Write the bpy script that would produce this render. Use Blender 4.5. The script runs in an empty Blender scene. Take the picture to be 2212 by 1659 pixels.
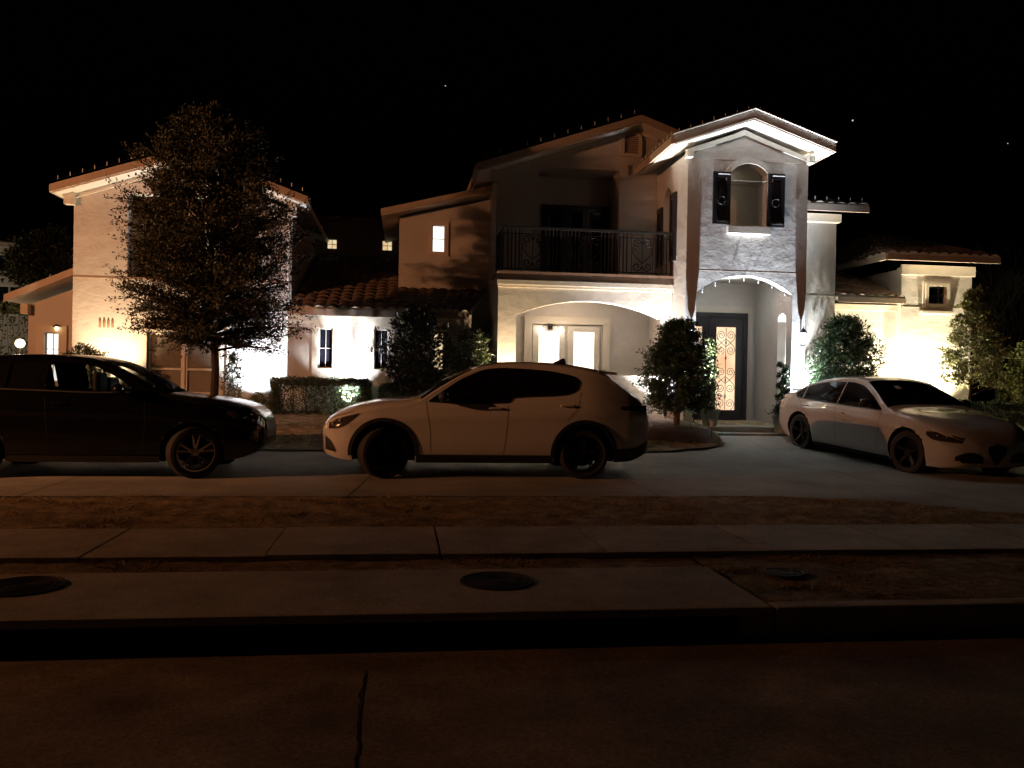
import bpy, bmesh, math, random
import numpy as np
from mathutils import Vector, Matrix
from mathutils.geometry import tessellate_polygon
R = math.radians
scn = bpy.context.scene
COL = scn.collection

# ------------------------------------------------------------------ camera
cam_d = bpy.data.cameras.new('camera'); cam = bpy.data.objects.new('camera', cam_d); COL.objects.link(cam)
cam_d.sensor_width = 36; cam_d.lens = 36 * .831; cam_d.clip_end = 2000; cam_d.clip_start = .05
YAW, PITCH, ROLL = R(7.4), -math.atan((829.5 - 1490 * 2212 / 4032) / (.831 * 2212)), .018
fw = Vector((math.sin(YAW) * math.cos(PITCH), math.cos(YAW) * math.cos(PITCH), math.sin(PITCH)))
r0 = Vector((math.cos(YAW), -math.sin(YAW), 0)); u0 = r0.cross(fw)
rt = r0 * math.cos(ROLL) + u0 * math.sin(ROLL); up = u0 * math.cos(ROLL) - r0 * math.sin(ROLL)
M = Matrix((rt, up, -fw)).transposed().to_4x4(); M.translation = Vector((0, 0, 1.47))
cam.matrix_world = M
scn.camera = cam

# ------------------------------------------------------------------ night sky, moonlight, exposure
w = bpy.data.worlds.new('World'); scn.world = w; w.use_nodes = True
nt = w.node_tree; bg = nt.nodes['Background']
sky = nt.nodes.new('ShaderNodeTexSky'); sky.sky_type = 'NISHITA'; sky.sun_disc = False
sky.sun_elevation = R(-4); sky.sun_rotation = R(200)
nt.links.new(sky.outputs[0], bg.inputs[0]); bg.inputs[1].default_value = .012
scn.view_settings.view_transform = 'Standard'; scn.view_settings.look = 'None'
scn.view_settings.exposure = 0; scn.view_settings.gamma = 1; scn.view_settings.use_curve_mapping = False

def light(name, kind, loc, power, color, parent=None, target=None, size=.05, angle=120, blend=.6):
    d = bpy.data.lights.new(name, kind); o = bpy.data.objects.new(name, d); COL.objects.link(o)
    d.energy = power; d.color = color
    if kind in ('POINT', 'SPOT'): d.shadow_soft_size = size
    if kind == 'SPOT': d.spot_size = R(angle); d.spot_blend = blend
    o.location = loc
    if target: o.rotation_euler = (Vector(target) - Vector(loc)).to_track_quat('-Z', 'Y').to_euler()
    if parent: reparent(o, parent)
    return o

# ------------------------------------------------------------------ helpers
def reparent(o, p):
    o.parent = p
    o.matrix_parent_inverse = p.matrix_basis.inverted()
def tag(o, label=None, cat=None, group=None, kind=None):
    if label: o['label'] = label
    if cat: o['category'] = cat
    if group: o['group'] = group
    if kind: o['kind'] = kind
    return o
def empty(name, loc, label, cat, group=None, rz=0):
    o = bpy.data.objects.new(name, None); COL.objects.link(o)
    o.location = loc; o.rotation_euler = (0, 0, rz); o.empty_display_size = .2
    return tag(o, label, cat, group)
def copy_tree(o, parent=None):
    c = o.copy(); COL.objects.link(c)
    if parent: c.parent = parent
    for ch in list(o.children): copy_tree(ch, c)
    return c

class MB:
    def __init__(s): s.v = []; s.f = []; s.sm = []
    def add(s, vs, fs, smooth=False):
        n = len(s.v); s.v += [tuple(p) for p in vs]; s.f += [tuple(i + n for i in f) for f in fs]; s.sm += [smooth] * len(fs); return s
    def box(s, x0, x1, y0, y1, z0, z1):
        vs = [(x, y, z) for x in (x0, x1) for y in (y0, y1) for z in (z0, z1)]
        return s.add(vs, [(0, 1, 3, 2), (4, 6, 7, 5), (0, 4, 5, 1), (2, 3, 7, 6), (0, 2, 6, 4), (1, 5, 7, 3)])
    def quadslab(s, a, b, c, d, th):
        a, b, c, d = map(Vector, (a, b, c, d)); n = (b - a).cross(d - a).normalized()
        if n.z < 0: n = -n
        lo = [p - n * th for p in (a, b, c, d)]
        return s.add([a, b, c, d] + lo, [(0, 1, 2, 3), (7, 6, 5, 4), (0, 4, 5, 1), (1, 5, 6, 2), (2, 6, 7, 3), (3, 7, 4, 0)])
    def prism(s, poly, holes, t0, t1, axis='y'):
        """extrude a polygon with holes: axis y -> poly in (x,z); axis x -> poly in (y,z); axis z -> (x,y)"""
        loops = [poly] + list(holes); pts = [p for l in loops for p in l]
        tess = tessellate_polygon([[Vector((p[0], p[1], 0)) for p in l] for l in loops])
        def P(p, t): return (p[0], t, p[1]) if axis == 'y' else ((t, p[0], p[1]) if axis == 'x' else (p[0], p[1], t))
        n = len(pts); vs = [P(p, t0) for p in pts] + [P(p, t1) for p in pts]; fs = []
        for t in tess: fs.append(tuple(t)); fs.append(tuple(i + n for i in reversed(t)))
        k = 0
        for l in loops:
            m = len(l)
            for i in range(m):
                a, b = k + i, k + (i + 1) % m; fs.append((a, b, b + n, a + n))
            k += m
        return s.add(vs, fs)
    def tube(s, pts, r, n=6, closed=False, r2=None):
        pts = [Vector(p) for p in pts]; m = len(pts); vs = []; fs = []
        prev = None
        for i, p in enumerate(pts):
            a = pts[(i - 1) % m] if (closed or i > 0) else p; b = pts[(i + 1) % m] if (closed or i < m - 1) else p
            t = (b - a).normalized() if (b - a).length > 1e-9 else Vector((0, 0, 1))
            if prev is None:
                q = t.cross(Vector((0, 0, 1)));
                if q.length < .05: q = t.cross(Vector((0, 1, 0)))
                q.normalize()
            else:
                q = prev - t * prev.dot(t); q.normalize()
            prev = q; q2 = t.cross(q); rr = r if r2 is None else r + (r2 - r) * i / max(1, m - 1)
            for k in range(n):
                an = 2 * math.pi * k / n; vs.append(p + (q * math.cos(an) + q2 * math.sin(an)) * rr)
        for i in range(m if closed else m - 1):
            for k in range(n):
                a = i * n + k; b = i * n + (k + 1) % n; c = ((i + 1) % m) * n + (k + 1) % n; d = ((i + 1) % m) * n + k
                fs.append((a, b, c, d))
        if not closed: fs.append(tuple(range(n - 1, -1, -1))); fs.append(tuple((m - 1) * n + k for k in range(n)))
        return s.add(vs, fs, True)
    def lathe(s, prof, n=24, o=(0, 0, 0), axis='z', closed=False):
        vs = []; fs = []
        for r, h in prof:
            for k in range(n):
                a = 2 * math.pi * k / n; c, d = r * math.cos(a), r * math.sin(a)
                vs.append((o[0] + c, o[1] + d, o[2] + h) if axis == 'z' else (o[0] + c, o[1] + h, o[2] + d))
        m = len(prof)
        for i in range(m if closed else m - 1):
            for k in range(n):
                j = (i + 1) % m; fs.append((i * n + k, i * n + (k + 1) % n, j * n + (k + 1) % n, j * n + k))
        if not closed:
            fs.append(tuple(range(n - 1, -1, -1))); fs.append(tuple((m - 1) * n + k for k in range(n)))
        return s.add(vs, fs, True)
    def sphere(s, c, r, n=12, sc=(1, 1, 1)):
        pr = [(max(1e-4, math.sin(math.pi * i / (n // 2))), -math.cos(math.pi * i / (n // 2))) for i in range(n // 2 + 1)]
        b = MB().lathe([(p[0] * r, p[1] * r) for p in pr], n)
        return s.add([(c[0] + v[0] * sc[0], c[1] + v[1] * sc[1], c[2] + v[2] * sc[2]) for v in b.v], b.f, True)
    def build(s, name, mat, parent=None, fix=True, bevel=0):
        me = bpy.data.meshes.new(name); me.from_pydata(s.v, [], s.f)
        if fix:
            bm = bmesh.new(); bm.from_mesh(me); bmesh.ops.recalc_face_normals(bm, faces=bm.faces); bm.to_mesh(me); bm.free()
        me.polygons.foreach_set('use_smooth', s.sm)
        if any(s.sm): me.set_sharp_from_angle(angle=R(38))
        me.update(); o = bpy.data.objects.new(name, me); COL.objects.link(o); me.materials.append(mat)
        if parent: reparent(o, parent)
        if bevel:
            b = o.modifiers.new('bevel', 'BEVEL'); b.width = bevel; b.segments = 2; b.limit_method = 'ANGLE'
        return o

def fast_mesh(name, V, k, mat, parent=None):
    """V: (n*k,3) array, faces are consecutive runs of k vertices"""
    n = len(V) // k; me = bpy.data.meshes.new(name)
    me.vertices.add(len(V)); me.vertices.foreach_set('co', V.astype(np.float32).ravel())
    me.loops.add(len(V)); me.loops.foreach_set('vertex_index', np.arange(len(V), dtype=np.int32))
    me.polygons.add(n); me.polygons.foreach_set('loop_start', np.arange(n, dtype=np.int32) * k)
    try: me.polygons.foreach_set('loop_total', np.full(n, k, dtype=np.int32))
    except Exception: pass
    me.update(calc_edges=True); me.validate(); me.materials.append(mat)
    o = bpy.data.objects.new(name, me); COL.objects.link(o)
    if parent: reparent(o, parent)
    return o

# ------------------------------------------------------------------ materials
def mat(name, col, rough=.8, metal=0, var=.12, scale=6, bump=0, bscale=30, col2=None, coat=0, spec=.5, bdist=.01, det=6):
    m = bpy.data.materials.new(name); m.use_nodes = True; n = m.node_tree.nodes; l = m.node_tree.links
    b = n['Principled BSDF']; b.inputs['Roughness'].default_value = rough; b.inputs['Metallic'].default_value = metal
    b.inputs['Coat Weight'].default_value = coat; b.inputs['Coat Roughness'].default_value = .03
    b.inputs['Specular IOR Level'].default_value = spec
    tc = n.new('ShaderNodeTexCoord')
    nz = n.new('ShaderNodeTexNoise'); nz.inputs['Scale'].default_value = scale; nz.inputs['Detail'].default_value = det
    l.new(tc.outputs['Object'], nz.inputs['Vector'])
    rp = n.new('ShaderNodeValToRGB'); rp.color_ramp.elements[0].position = .3; rp.color_ramp.elements[1].position = .7
    c2 = col2 or tuple(min(1, c * (1 + var)) for c in col); c1 = tuple(c * (1 - var) for c in col) if not col2 else col
    rp.color_ramp.elements[0].color = (*c1, 1); rp.color_ramp.elements[1].color = (*c2, 1)
    l.new(nz.outputs[0], rp.inputs[0]); l.new(rp.outputs[0], b.inputs['Base Color'])
    if bump:
        n2 = n.new('ShaderNodeTexNoise'); n2.inputs['Scale'].default_value = bscale; n2.inputs['Detail'].default_value = 8
        l.new(tc.outputs['Object'], n2.inputs['Vector'])
        bp = n.new('ShaderNodeBump'); bp.inputs['Strength'].default_value = bump; bp.inputs['Distance'].default_value = bdist
        l.new(n2.outputs[0], bp.inputs['Height']); l.new(bp.outputs[0], b.inputs['Normal'])
    return m
def emis(name, col, s, col2=None, scale=3):
    m = bpy.data.materials.new(name); m.use_nodes = True; n = m.node_tree.nodes; l = m.node_tree.links
    n.remove(n['Principled BSDF']); e = n.new('ShaderNodeEmission'); e.inputs[0].default_value = (*col, 1); e.inputs[1].default_value = s
    if col2:
        tc = n.new('ShaderNodeTexCoord'); nz = n.new('ShaderNodeTexNoise'); nz.inputs['Scale'].default_value = scale; l.new(tc.outputs['Object'], nz.inputs['Vector'])
        rp = n.new('ShaderNodeValToRGB'); rp.color_ramp.elements[0].position = .35; rp.color_ramp.elements[1].position = .65
        rp.color_ramp.elements[0].color = (*col, 1); rp.color_ramp.elements[1].color = (*col2, 1)
        l.new(nz.outputs[0], rp.inputs[0]); l.new(rp.outputs[0], e.inputs[0])
    l.new(e.outputs[0], n['Material Output'].inputs[0]); return m

STUCCO = mat('stucco', (.47, .44, .41), .9, var=.07, scale=1.3, bump=.36, bscale=5, bdist=.035)
def stucco_detail(m):
    n = m.node_tree.nodes; l = m.node_tree.links; b = n['Principled BSDF']
    tc = n['Texture Coordinate']; n3 = n.new('ShaderNodeTexNoise'); n3.inputs['Scale'].default_value = 45; n3.inputs['Detail'].default_value = 5
    l.new(tc.outputs['Object'], n3.inputs['Vector']); b2 = n.new('ShaderNodeBump'); b2.inputs['Strength'].default_value = .5; b2.inputs['Distance'].default_value = .006
    l.new(n3.outputs[0], b2.inputs['Height']); l.new(n['Bump'].outputs[0], b2.inputs['Normal']); l.new(b2.outputs[0], b.inputs['Normal'])
stucco_detail(STUCCO)
def grit(m, scale=55, lo=.62, stain=1.1):
    n = m.node_tree.nodes; l = m.node_tree.links; b = n['Principled BSDF']; src = b.inputs['Base Color'].links[0].from_socket; tc = n['Texture Coordinate']
    for sc_, a0, a1, lo_ in ((scale, .35, .65, lo), (stain, .30, .62, .72)):
        z = n.new('ShaderNodeTexNoise'); z.inputs['Scale'].default_value = sc_; z.inputs['Detail'].default_value = 10; z.inputs['Roughness'].default_value = .7; l.new(tc.outputs['Object'], z.inputs['Vector'])
        r_ = n.new('ShaderNodeMapRange'); r_.inputs[1].default_value = a0; r_.inputs[2].default_value = a1; r_.inputs[3].default_value = lo_; r_.inputs[4].default_value = 1.25; l.new(z.outputs[0], r_.inputs[0])
        mx = n.new('ShaderNodeMix'); mx.data_type = 'RGBA'; mx.blend_type = 'MULTIPLY'; mx.inputs[0].default_value = 1; l.new(src, mx.inputs[6]); l.new(r_.outputs[0], mx.inputs[7]); src = mx.outputs[2]
    l.new(src, b.inputs['Base Color'])
TRIM = mat('trim_stucco', (.54, .49, .42), .85, var=.04, scale=3, bump=.3, bscale=30)
SOFFIT = mat('soffit_paint', (.6, .56, .5), .6, var=.03)
FASCIA = mat('fascia_paint', (.40, .32, .26), .6, var=.06, scale=4)
TILE = mat('clay_tile', (.07, .042, .032), .85, col2=(.16, .10, .075), scale=5, bump=.3, bscale=40)
CONC = mat('driveway_concrete', (.24, .23, .21), .85, col2=(.33, .32, .29), scale=.8, bump=.4, bscale=60, bdist=.004)
WALK = mat('sidewalk_concrete', (.38, .345, .30), .9, col2=(.47, .43, .37), scale=1.5, bump=.4, bscale=70, bdist=.004)
ROAD = mat('road_concrete', (.17, .145, .12), .88, col2=(.42, .34, .27), scale=1.6, bump=.5, bscale=45, bdist=.006, det=9)
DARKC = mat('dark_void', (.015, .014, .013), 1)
SOIL = mat('dry_turf', (.17, .125, .07), 1, col2=(.42, .32, .19), scale=5, bump=1, bscale=40, bdist=.03)
BLADE = mat('dry_grass_blade', (.26, .19, .10), .8, col2=(.62, .48, .28), scale=3)
LAWNB = mat('lawn_blade', (.20, .16, .07), .8, col2=(.42, .34, .16), scale=3)
MULCH = mat('mulch', (.035, .018, .011), 1, col2=(.085, .042, .025), scale=25, bump=1, bscale=40, bdist=.04)
IRON = mat('wrought_iron', (.015, .013, .012), .5, metal=.3)
IRONF = mat('cast_iron_cover', (.035, .03, .027), .7, metal=.4, bump=.4, bscale=60)
BLACKW = mat('dark_painted_wood', (.015, .012, .016), .35, var=.2)
PLAST = mat('black_plastic', (.012, .012, .012), .6)
def car_paint(name, col, rough=.25):
    m = mat(name, col, rough, var=.01, coat=1); return m
PWHITE = car_paint('white_car_paint', (.60, .575, .55)); PSILV = car_paint('pearl_white_paint', (.50, .49, .49)); PBLACK = mat('black_car_paint', (.003, .003, .0035), .2, var=.01, coat=.35, spec=.3)
GLASSD = mat('tinted_glass', (.006, .006, .007), .06, spec=.22)
RUBBER = mat('tyre_rubber', (.02, .018, .017), .75)
RIMB = mat('black_rim', (.02, .02, .021), .3, metal=.6); RIMS = mat('silver_rim', (.55, .53, .5), .28, metal=.9)
CHROME = mat('chrome', (.7, .7, .7), .12, metal=1)
LAMPG = mat('headlamp_lens', (.05, .04, .035), .08, spec=.8)
RED = mat('tail_lens', (.30, .015, .01), .15); REDD = mat('smoked_tail_lens', (.04, .006, .005), .15)
BARK = mat('bark', (.10, .065, .045), .95, bump=.8, bscale=25, bdist=.02)
BARKK = mat('dark_bark', (.035, .024, .02), .95, bump=.8, bscale=25, bdist=.02)
BARKD = mat('pale_bare_bark', (.36, .34, .32), .95)
def leafm(name, a, b, rough=.45, sc=9):
    m = mat(name, a, rough, col2=b, scale=sc, spec=.5); p = m.node_tree.nodes['Principled BSDF']
    p.inputs['Subsurface Weight'].default_value = 0; return m
LEAF1 = leafm('small_oak_leaf', (.022, .029, .015), (.055, .062, .034), .6)
LEAF2 = leafm('holly_leaf', (.025, .055, .025), (.06, .11, .045), .28)
LEAF3 = leafm('hedge_leaf', (.03, .05, .022), (.08, .11, .05), .45)
LEAF4 = leafm('pale_leaf', (.09, .11, .03), (.20, .21, .07), .5)
LEAF5 = leafm('magnolia_leaf', (.03, .045, .022), (.08, .09, .05), .35)
grit(CONC, 40, .8, .7); grit(WALK, 45, .66, 1.6); grit(ROAD, 38, .55, 1.3); grit(SOIL, 22, .5, 2.5)
POTM = mat('stone_pot', (.26, .25, .22), .8, bump=.3)
LED = emis('led_lens', (.9, .95, 1), 30); WLED = emis('warm_led_lens', (1, .78, .45), 20)
WINLIT = emis('lit_room_window', (1, .62, .25), .8, (1, .86, .55), 9)
WINWHITE = emis('bright_room_window', (1, .93, .82), 1.6, (1, 1, 1), 5)
WINPORCH = emis('bright_door_glass', (1, .78, .55), 2.6, (1, .86, .68), 2)
DOORGL = emis('door_glass_lit', (.80, .42, .23), 1.35, (1, .78, .52), 1.1)
WINDK = mat('dark_window_glass', (.008, .008, .014), .08)
CURT = mat('dark_curtain', (.10, .05, .05), .8)
WHITEF = mat('white_window_frame', (.55, .52, .47), .5)
BULBC = mat('clear_bulb', (.8, .8, .82), .25)
BROWNT = mat('brown_coping', (.22, .13, .09), .7)
BLINDM = mat('window_blind', (.17, .15, .12), .7)

WARM = (1, .72, .42); COOL = (.76, .87, 1.0); SODIUM = (1, .40, .17)

# ------------------------------------------------------------------ ground
def interp(pts):
    xs = [p[0] for p in pts]; ys = [p[1] for p in pts]
    def f(x):
        if x <= xs[0]: return ys[0]
        if x >= xs[-1]: return ys[-1]
        i = max(k for k in range(len(xs)) if xs[k] <= x); i = min(i, len(xs) - 2)
        t = (x - xs[i]) / (xs[i + 1] - xs[i])
        def sl(k):
            if k <= 0: return (ys[1] - ys[0]) / (xs[1] - xs[0])
            if k >= len(xs) - 1: return (ys[-1] - ys[-2]) / (xs[-1] - xs[-2])
            a = (ys[k] - ys[k - 1]) / (xs[k] - xs[k - 1]); b = (ys[k + 1] - ys[k]) / (xs[k + 1] - xs[k])
            return 0 if a * b <= 0 else 2 * a * b / (a + b)
        h = xs[i + 1] - xs[i]
        return (2 * t**3 - 3 * t**2 + 1) * ys[i] + (t**3 - 2 * t**2 + t) * h * sl(i) + (-2 * t**3 + 3 * t**2) * ys[i + 1] + (t**3 - t**2) * h * sl(i + 1)
    return f
zdrive = interp([(8, 0), (12.6, 0), (14, .04), (16, .15), (17, .28), (17.8, .38), (19, .5), (40, .6)])
zlawn_l = interp([(14, .04), (15.4, .11), (16, .28), (17, .52), (18, .58), (20, .6), (60, .6)])
far_edge = interp([(-40, 15.5), (3.4, 15.42), (4.6, 15.5), (5.6, 15.82), (6.2, 16.2), (6.52, 16.62), (6.6, 17.0), (6.75, 17.5), (6.9, 17.76), (10.5, 17.78), (11.2, 16.6), (11.6, 16.0), (40, 16)])
near_edge = interp([(-40, 10.52), (4.4, 10.52), (5.3, 10.42), (6.1, 10.18), (7.5, 9.4), (8.4, 8.94), (40, 8.94)])
def zl(x, y):
    a = zlawn_l(y); b = zdrive(y) + .02; t = min(1, max(0, (x - 6.0) / .9)); c_ = a * (1 - t) + b * t
    q = min(1, max(0, (y - far_edge(x)) / .9)); return b + (c_ - b) * q * q * (3 - 2 * q)
def sheet(name, xs, f0, f1, zf, ny, m, kind='structure', skirt=0):
    b = MB(); vs = []; fs = []; nx = len(xs)
    for x in xs:
        a, c = f0(x), f1(x)
        for j in range(ny + 1):
            y = a + (c - a) * j / ny; vs.append((x, y, zf(x, y)))
    for i in range(nx - 1):
        for j in range(ny):
            k = i * (ny + 1) + j; fs.append((k, k + ny + 1, k + ny + 2, k + 1))
    b.add(vs, fs, True); o = b.build(name, m, fix=False); tag(o, kind=kind); return o
def rng(a, b, n): return [a + (b - a) * i / n for i in range(n + 1)]
XS = rng(-40, 3, 60)[:-1] + rng(3, 12, 90)[:-1] + rng(12, 40, 30)
tag(MB().box(-300, 300, -300, 400, -.9, -.6).build('ground', SOIL), kind='structure')
# street with joints
st = MB()
jx = [-12.2, -6.2, -.18, 6.4, 12.4]
xs = [-60] + jx + [60]
for i in range(len(xs) - 1):
    st.box(xs[i] + .003, xs[i + 1] - .003, -12, 5.32, -.5, -.35)
st.box(-60, 60, 5.332, 5.9, -.5, -.353)
tag(st.build('road', ROAD), kind='structure')
jb = MB(); jr = random.Random(8)
for jx_ in jx:
    vs = []; n = 90
    for i in range(n + 1):
        yy = -2 + 7.3 * i / n; xx = jx_ + .02 * math.sin(yy * 2.3) + jr.uniform(-.012, .012); h_ = .002 + jr.uniform(0, .006)
        vs += [(xx - h_, yy, -.346), (xx + h_, yy, -.346)]
    jb.add(vs, [(2 * i, 2 * i + 1, 2 * i + 3, 2 * i + 2) for i in range(n)])
tag(jb.build('road_joint', DARKC, fix=False), kind='structure')
# storm inlet slab, kerb
k = MB(); k.box(-9.2, 2.66, 5.77, 7.10, -.19, -.13)
k.box(-9.2, 2.66, 6.3, 7.10, -.5, -.19); k.box(2.42, 2.66, 5.77, 6.3, -.5, -.19)
tag(k.build('inlet_slab', WALK, bevel=.012), kind='structure')
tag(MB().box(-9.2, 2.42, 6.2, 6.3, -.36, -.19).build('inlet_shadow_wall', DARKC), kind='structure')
kb = MB().box(2.68, 60, 5.76, 5.93, -.5, -.13).box(-60, -9.22, 5.76, 5.93, -.5, -.13)
tag(kb.build('kerb', WALK, bevel=.02), kind='structure')
# sidewalk slabs
sw = MB(); rs = random.Random(3)
x = -40.67
while x < 42:
    dz = rs.uniform(-.006, .006); nx = x + 1.52
    sw.box(x + .007, nx - .007, 7.57, 8.94, -.2, -.1 + dz); x = nx
tag(sw.build('sidewalk', WALK, bevel=.006), kind='structure')
tag(MB().box(-40, 42, 7.6, 8.9, -.3, -.125).build('sidewalk_bed', DARKC), kind='structure')
rr = random.Random(5)
def bumpy(z, a=.012): return lambda x, y: (z(x, y) if callable(z) else z) + rr.uniform(-a, a)
sheet('verge', rng(-40, 2.66, 160), lambda x: 7.09, lambda x: 7.58, bumpy(-.155), 4, SOIL)
sheet('verge_right', rng(2.67, 40, 140), lambda x: 5.92, lambda x: 7.58, bumpy(-.15), 10, SOIL)
sheet('verge_upper', rng(-40, 8.4, 220), lambda x: 8.93, lambda x: near_edge(x) + .02, bumpy(lambda x, y: -.115 + .105 * min(1, (y - 8.93) / 1.2)), 10, SOIL)
sheet('driveway', XS, near_edge, lambda x: far_edge(x) + .03, lambda x, y: zdrive(y) - (.09 * max(0, (10.5 - y) / 1.5) if x > 5 else 0), 40, CONC)
dj = MB()
for a, b in (((-.62, 10.54), (-.18, 15.4)), ((3.3, 10.54), (3.3, 15.4)), ((-4.4, 10.54), (-4.4, 15.4)), ((7.2, 10.0), (7.2, 17.5))):
    n = 24; vs = []
    for i in range(n + 1):
        t = i / n; px = a[0] + (b[0] - a[0]) * t; py = a[1] + (b[1] - a[1]) * t
        vs += [(px - .006, py, zdrive(py) + .004), (px + .006, py, zdrive(py) + .004)]
    dj.add(vs, [(2 * i, 2 * i + 1, 2 * i + 3, 2 * i + 2) for i in range(n)])
tag(dj.build('driveway_joint', DARKC, fix=False), kind='structure')
sheet('lawn', XS, far_edge, lambda x: 34, lambda x, y: zl(x, y) + .015 + rr.uniform(-.01, .01), 60, SOIL)
# mulch bed with the topiary
bed_lo = interp([(4.2, 16.25), (4.7, 16.12), (5.3, 16.12), (5.9, 16.22), (6.25, 16.32), (6.50, 16.64)])
sheet('mulch_bed', rng(3.6, 6.5, 60), lambda x: bed_lo(x) + .0, lambda x: 18.75, lambda x, y: zl(x, y) + .045 + rr.uniform(-.015, .02), 40, MULCH)
sheet('mulch_bed_left', rng(-7.4, 3.6, 120), lambda x: 19.1, lambda x: 20.7, lambda x, y: zl(x, y) + .04 + rr.uniform(-.015, .02), 10, MULCH)
def blades(name, m, regions, seed=1, kind='stuff', label=None):
    g = np.random.default_rng(seed); out = []
    for (n, x0, x1, f0, f1, zf, h) in regions:
        X = g.uniform(x0, x1, n); T = g.uniform(0, 1, n)
        A = np.array([f0(v) for v in X]); B = np.array([f1(v) for v in X]); Y = A + (B - A) * T
        cl = np.sin(X * 3.1 + np.sin(Y * 5) * 2) * np.sin(Y * 4.3 + X) * .5 + .5
        Z = np.array([zf(a, b) for a, b in zip(X, Y)])
        hh = h * (.25 + 1.5 * cl ** 2) * g.uniform(.5, 1.2, n); a = g.uniform(0, math.pi * 2, n); wd = .005 + .006 * g.random(n)
        lx, ly = g.normal(0, 1.2, n) * hh, g.normal(0, 1.2, n) * hh; hh = hh * .55
        P = np.stack([X, Y, Z], 1); D = np.stack([np.cos(a) * wd, np.sin(a) * wd, 0 * a], 1)
        Tp = P + np.stack([lx, ly, hh], 1)
        out.append(np.stack([P - D, P + D, Tp], 1).reshape(-1, 3))
    o = fast_mesh(name, np.concatenate(out), 3, m); tag(o, label, None, None, kind); return o
c = lambda v: (lambda x: v)
blades('dry_grass', BLADE, [(30000, -6.5, 8.3, c(8.91), lambda x: near_edge(x) + .03, lambda x, y: -.125 + .105 * min(1, (y - 8.93) / 1.2), .055),
    (11000, -5.5, 2.66, c(7.06), c(7.62), lambda x, y: -.165, .05), (22000, 2.7, 8, c(5.90), c(7.62), lambda x, y: -.16, .045)], 2)
blades('lawn_grass', LAWNB, [(26000, -5, 4.3, lambda x: far_edge(x) + .02, c(19.1), lambda x, y: zl(x, y), .05),
    (6000, 4.3, 6.5, lambda x: far_edge(x) + .02, lambda x: max(far_edge(x) + .05, bed_lo(x) if x < 6.4 else 0), lambda x, y: zl(x, y), .05)], 4)

# manhole covers and meter cover
def cover(x, y, r, z, label, name='manhole_cover', cat='manhole cover', group='round iron covers in the storm inlet slab'):
    t = empty(name, (x, y, z), label, cat, group)
    MB().lathe([(r, 0), (r, .012), (r - .025, .016), (r - .03, .004)], 40, (x, y, z)).build('frame_ring', IRONF, t)
    b = MB(); b.lathe([(r - .035, 0), (r - .035, .01)], 40, (x, y, z))
    rad = r - .06
    while rad > .05:
        b.lathe([(rad, .009), (rad, .015), (rad - .018, .015), (rad - .018, .009)], 40, (x, y, z), closed=True); rad -= .045
    for q in (-1, 1): b.box(x - .02 + q * r * .6, x + .02 + q * r * .6, y - .015, y + .015, z + .01, z + .02)
    b.build('lid', IRONF, t)
cover(.77, 6.64, .29, -.128, 'round ribbed iron manhole cover in the kerb slab in front of the white utility vehicle')
cover(-2.75, 6.66, .30, -.128, 'round iron manhole cover cut by the left edge of the photo')
cover(3.22, 6.8, .17, -.13, 'small dark meter cover sunk in the dry grass right of the slab', 'meter_cover', 'meter cover', None)

# ------------------------------------------------------------------ house
HX = (3.0, 20.0, .5)
H = empty('stucco_house', HX, 'large two storey stucco house with tiled roofs, balcony and arched entry tower, uplit at night', 'house')
def arc(xl, xr, zs, za, n=20):
    w_ = (xr - xl) / 2; s_ = za - zs; rad = (w_ * w_ + s_ * s_) / (2 * s_); cx = (xl + xr) / 2; cz = za - rad
    a0 = math.atan2(zs - cz, xr - cx); a1 = math.pi - a0
    return [(cx + rad * math.cos(a0 + (a1 - a0) * i / n), cz + rad * math.sin(a0 + (a1 - a0) * i / n)) for i in range(n + 1)]
def archhole(xl, xr, zb, zs, za, n=20): return [(xl, zb), (xr, zb)] + arc(xl, xr, zs, za, n)
def rect(x0, x1, z0, z1): return [(x0, z0), (x1, z0), (x1, z1), (x0, z1)]
def wall(poly, holes, t0, t1, axis='y', name='wall', m=STUCCO, parent=None):
    return MB().prism(poly, holes, t0, t1, axis).build(name, m, parent or H)
def tiles(p00, p10, p01, p11, pitch=.26, row=.36, amp=.045, nr=None):
    """wavy barrel-tile sheet; 00/10 along the eave, 01/11 along the top"""
    p00, p10, p01, p11 = map(Vector, (p00, p10, p01, p11)); wd = max((p10 - p00).length, (p11 - p01).length); ht = max((p01 - p00).length, (p11 - p10).length)
    nb = max(2, round(wd / pitch)); sub = 8; nu = nb * sub; nrow = max(1, round(ht / row))
    nrm = (p10 - p00).cross(p01 - p00).normalized()
    if nrm.z < 0: nrm = -nrm
    vs = []; fs = []
    vv = []
    for j in range(nrow): vv += [(j, 0.0, .028), (j, .97, .004)]
    for (j, fr, lift) in vv:
        v = (j + fr) / nrow
        for i in range(nu + 1):
            u = i / nu; ph = (i % sub) / sub
            hgt = abs(math.sin(math.pi * (i / sub))) ** .8 * amp
            jit = random.Random(j * 991 + i // sub).uniform(-.008, .008)
            p = (p00 * (1 - u) + p10 * u) * (1 - v) + (p01 * (1 - u) + p11 * u) * v
            vs.append(p + nrm * (hgt + lift + jit + .01))
    for r_ in range(len(vv) - 1):
        for i in range(nu):
            a = r_ * (nu + 1) + i; fs.append((a, a + 1, a + nu + 2, a + nu + 1))
    b = MB(); b.add(vs, fs, True)
    b.mortar = MB()
    lip = []; 
    for i in range(nu + 1):
        e_ = (p00 - p01).normalized() * .012; lip += [Vector(vs[i]) + e_ - nrm * .012, p00 * (1 - i / nu) + p10 * (i / nu) + e_]
    b.mortar.add(lip, [(2 * i, 2 * i + 1, 2 * i + 3, 2 * i + 2) for i in range(nu)])
    return b
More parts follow.
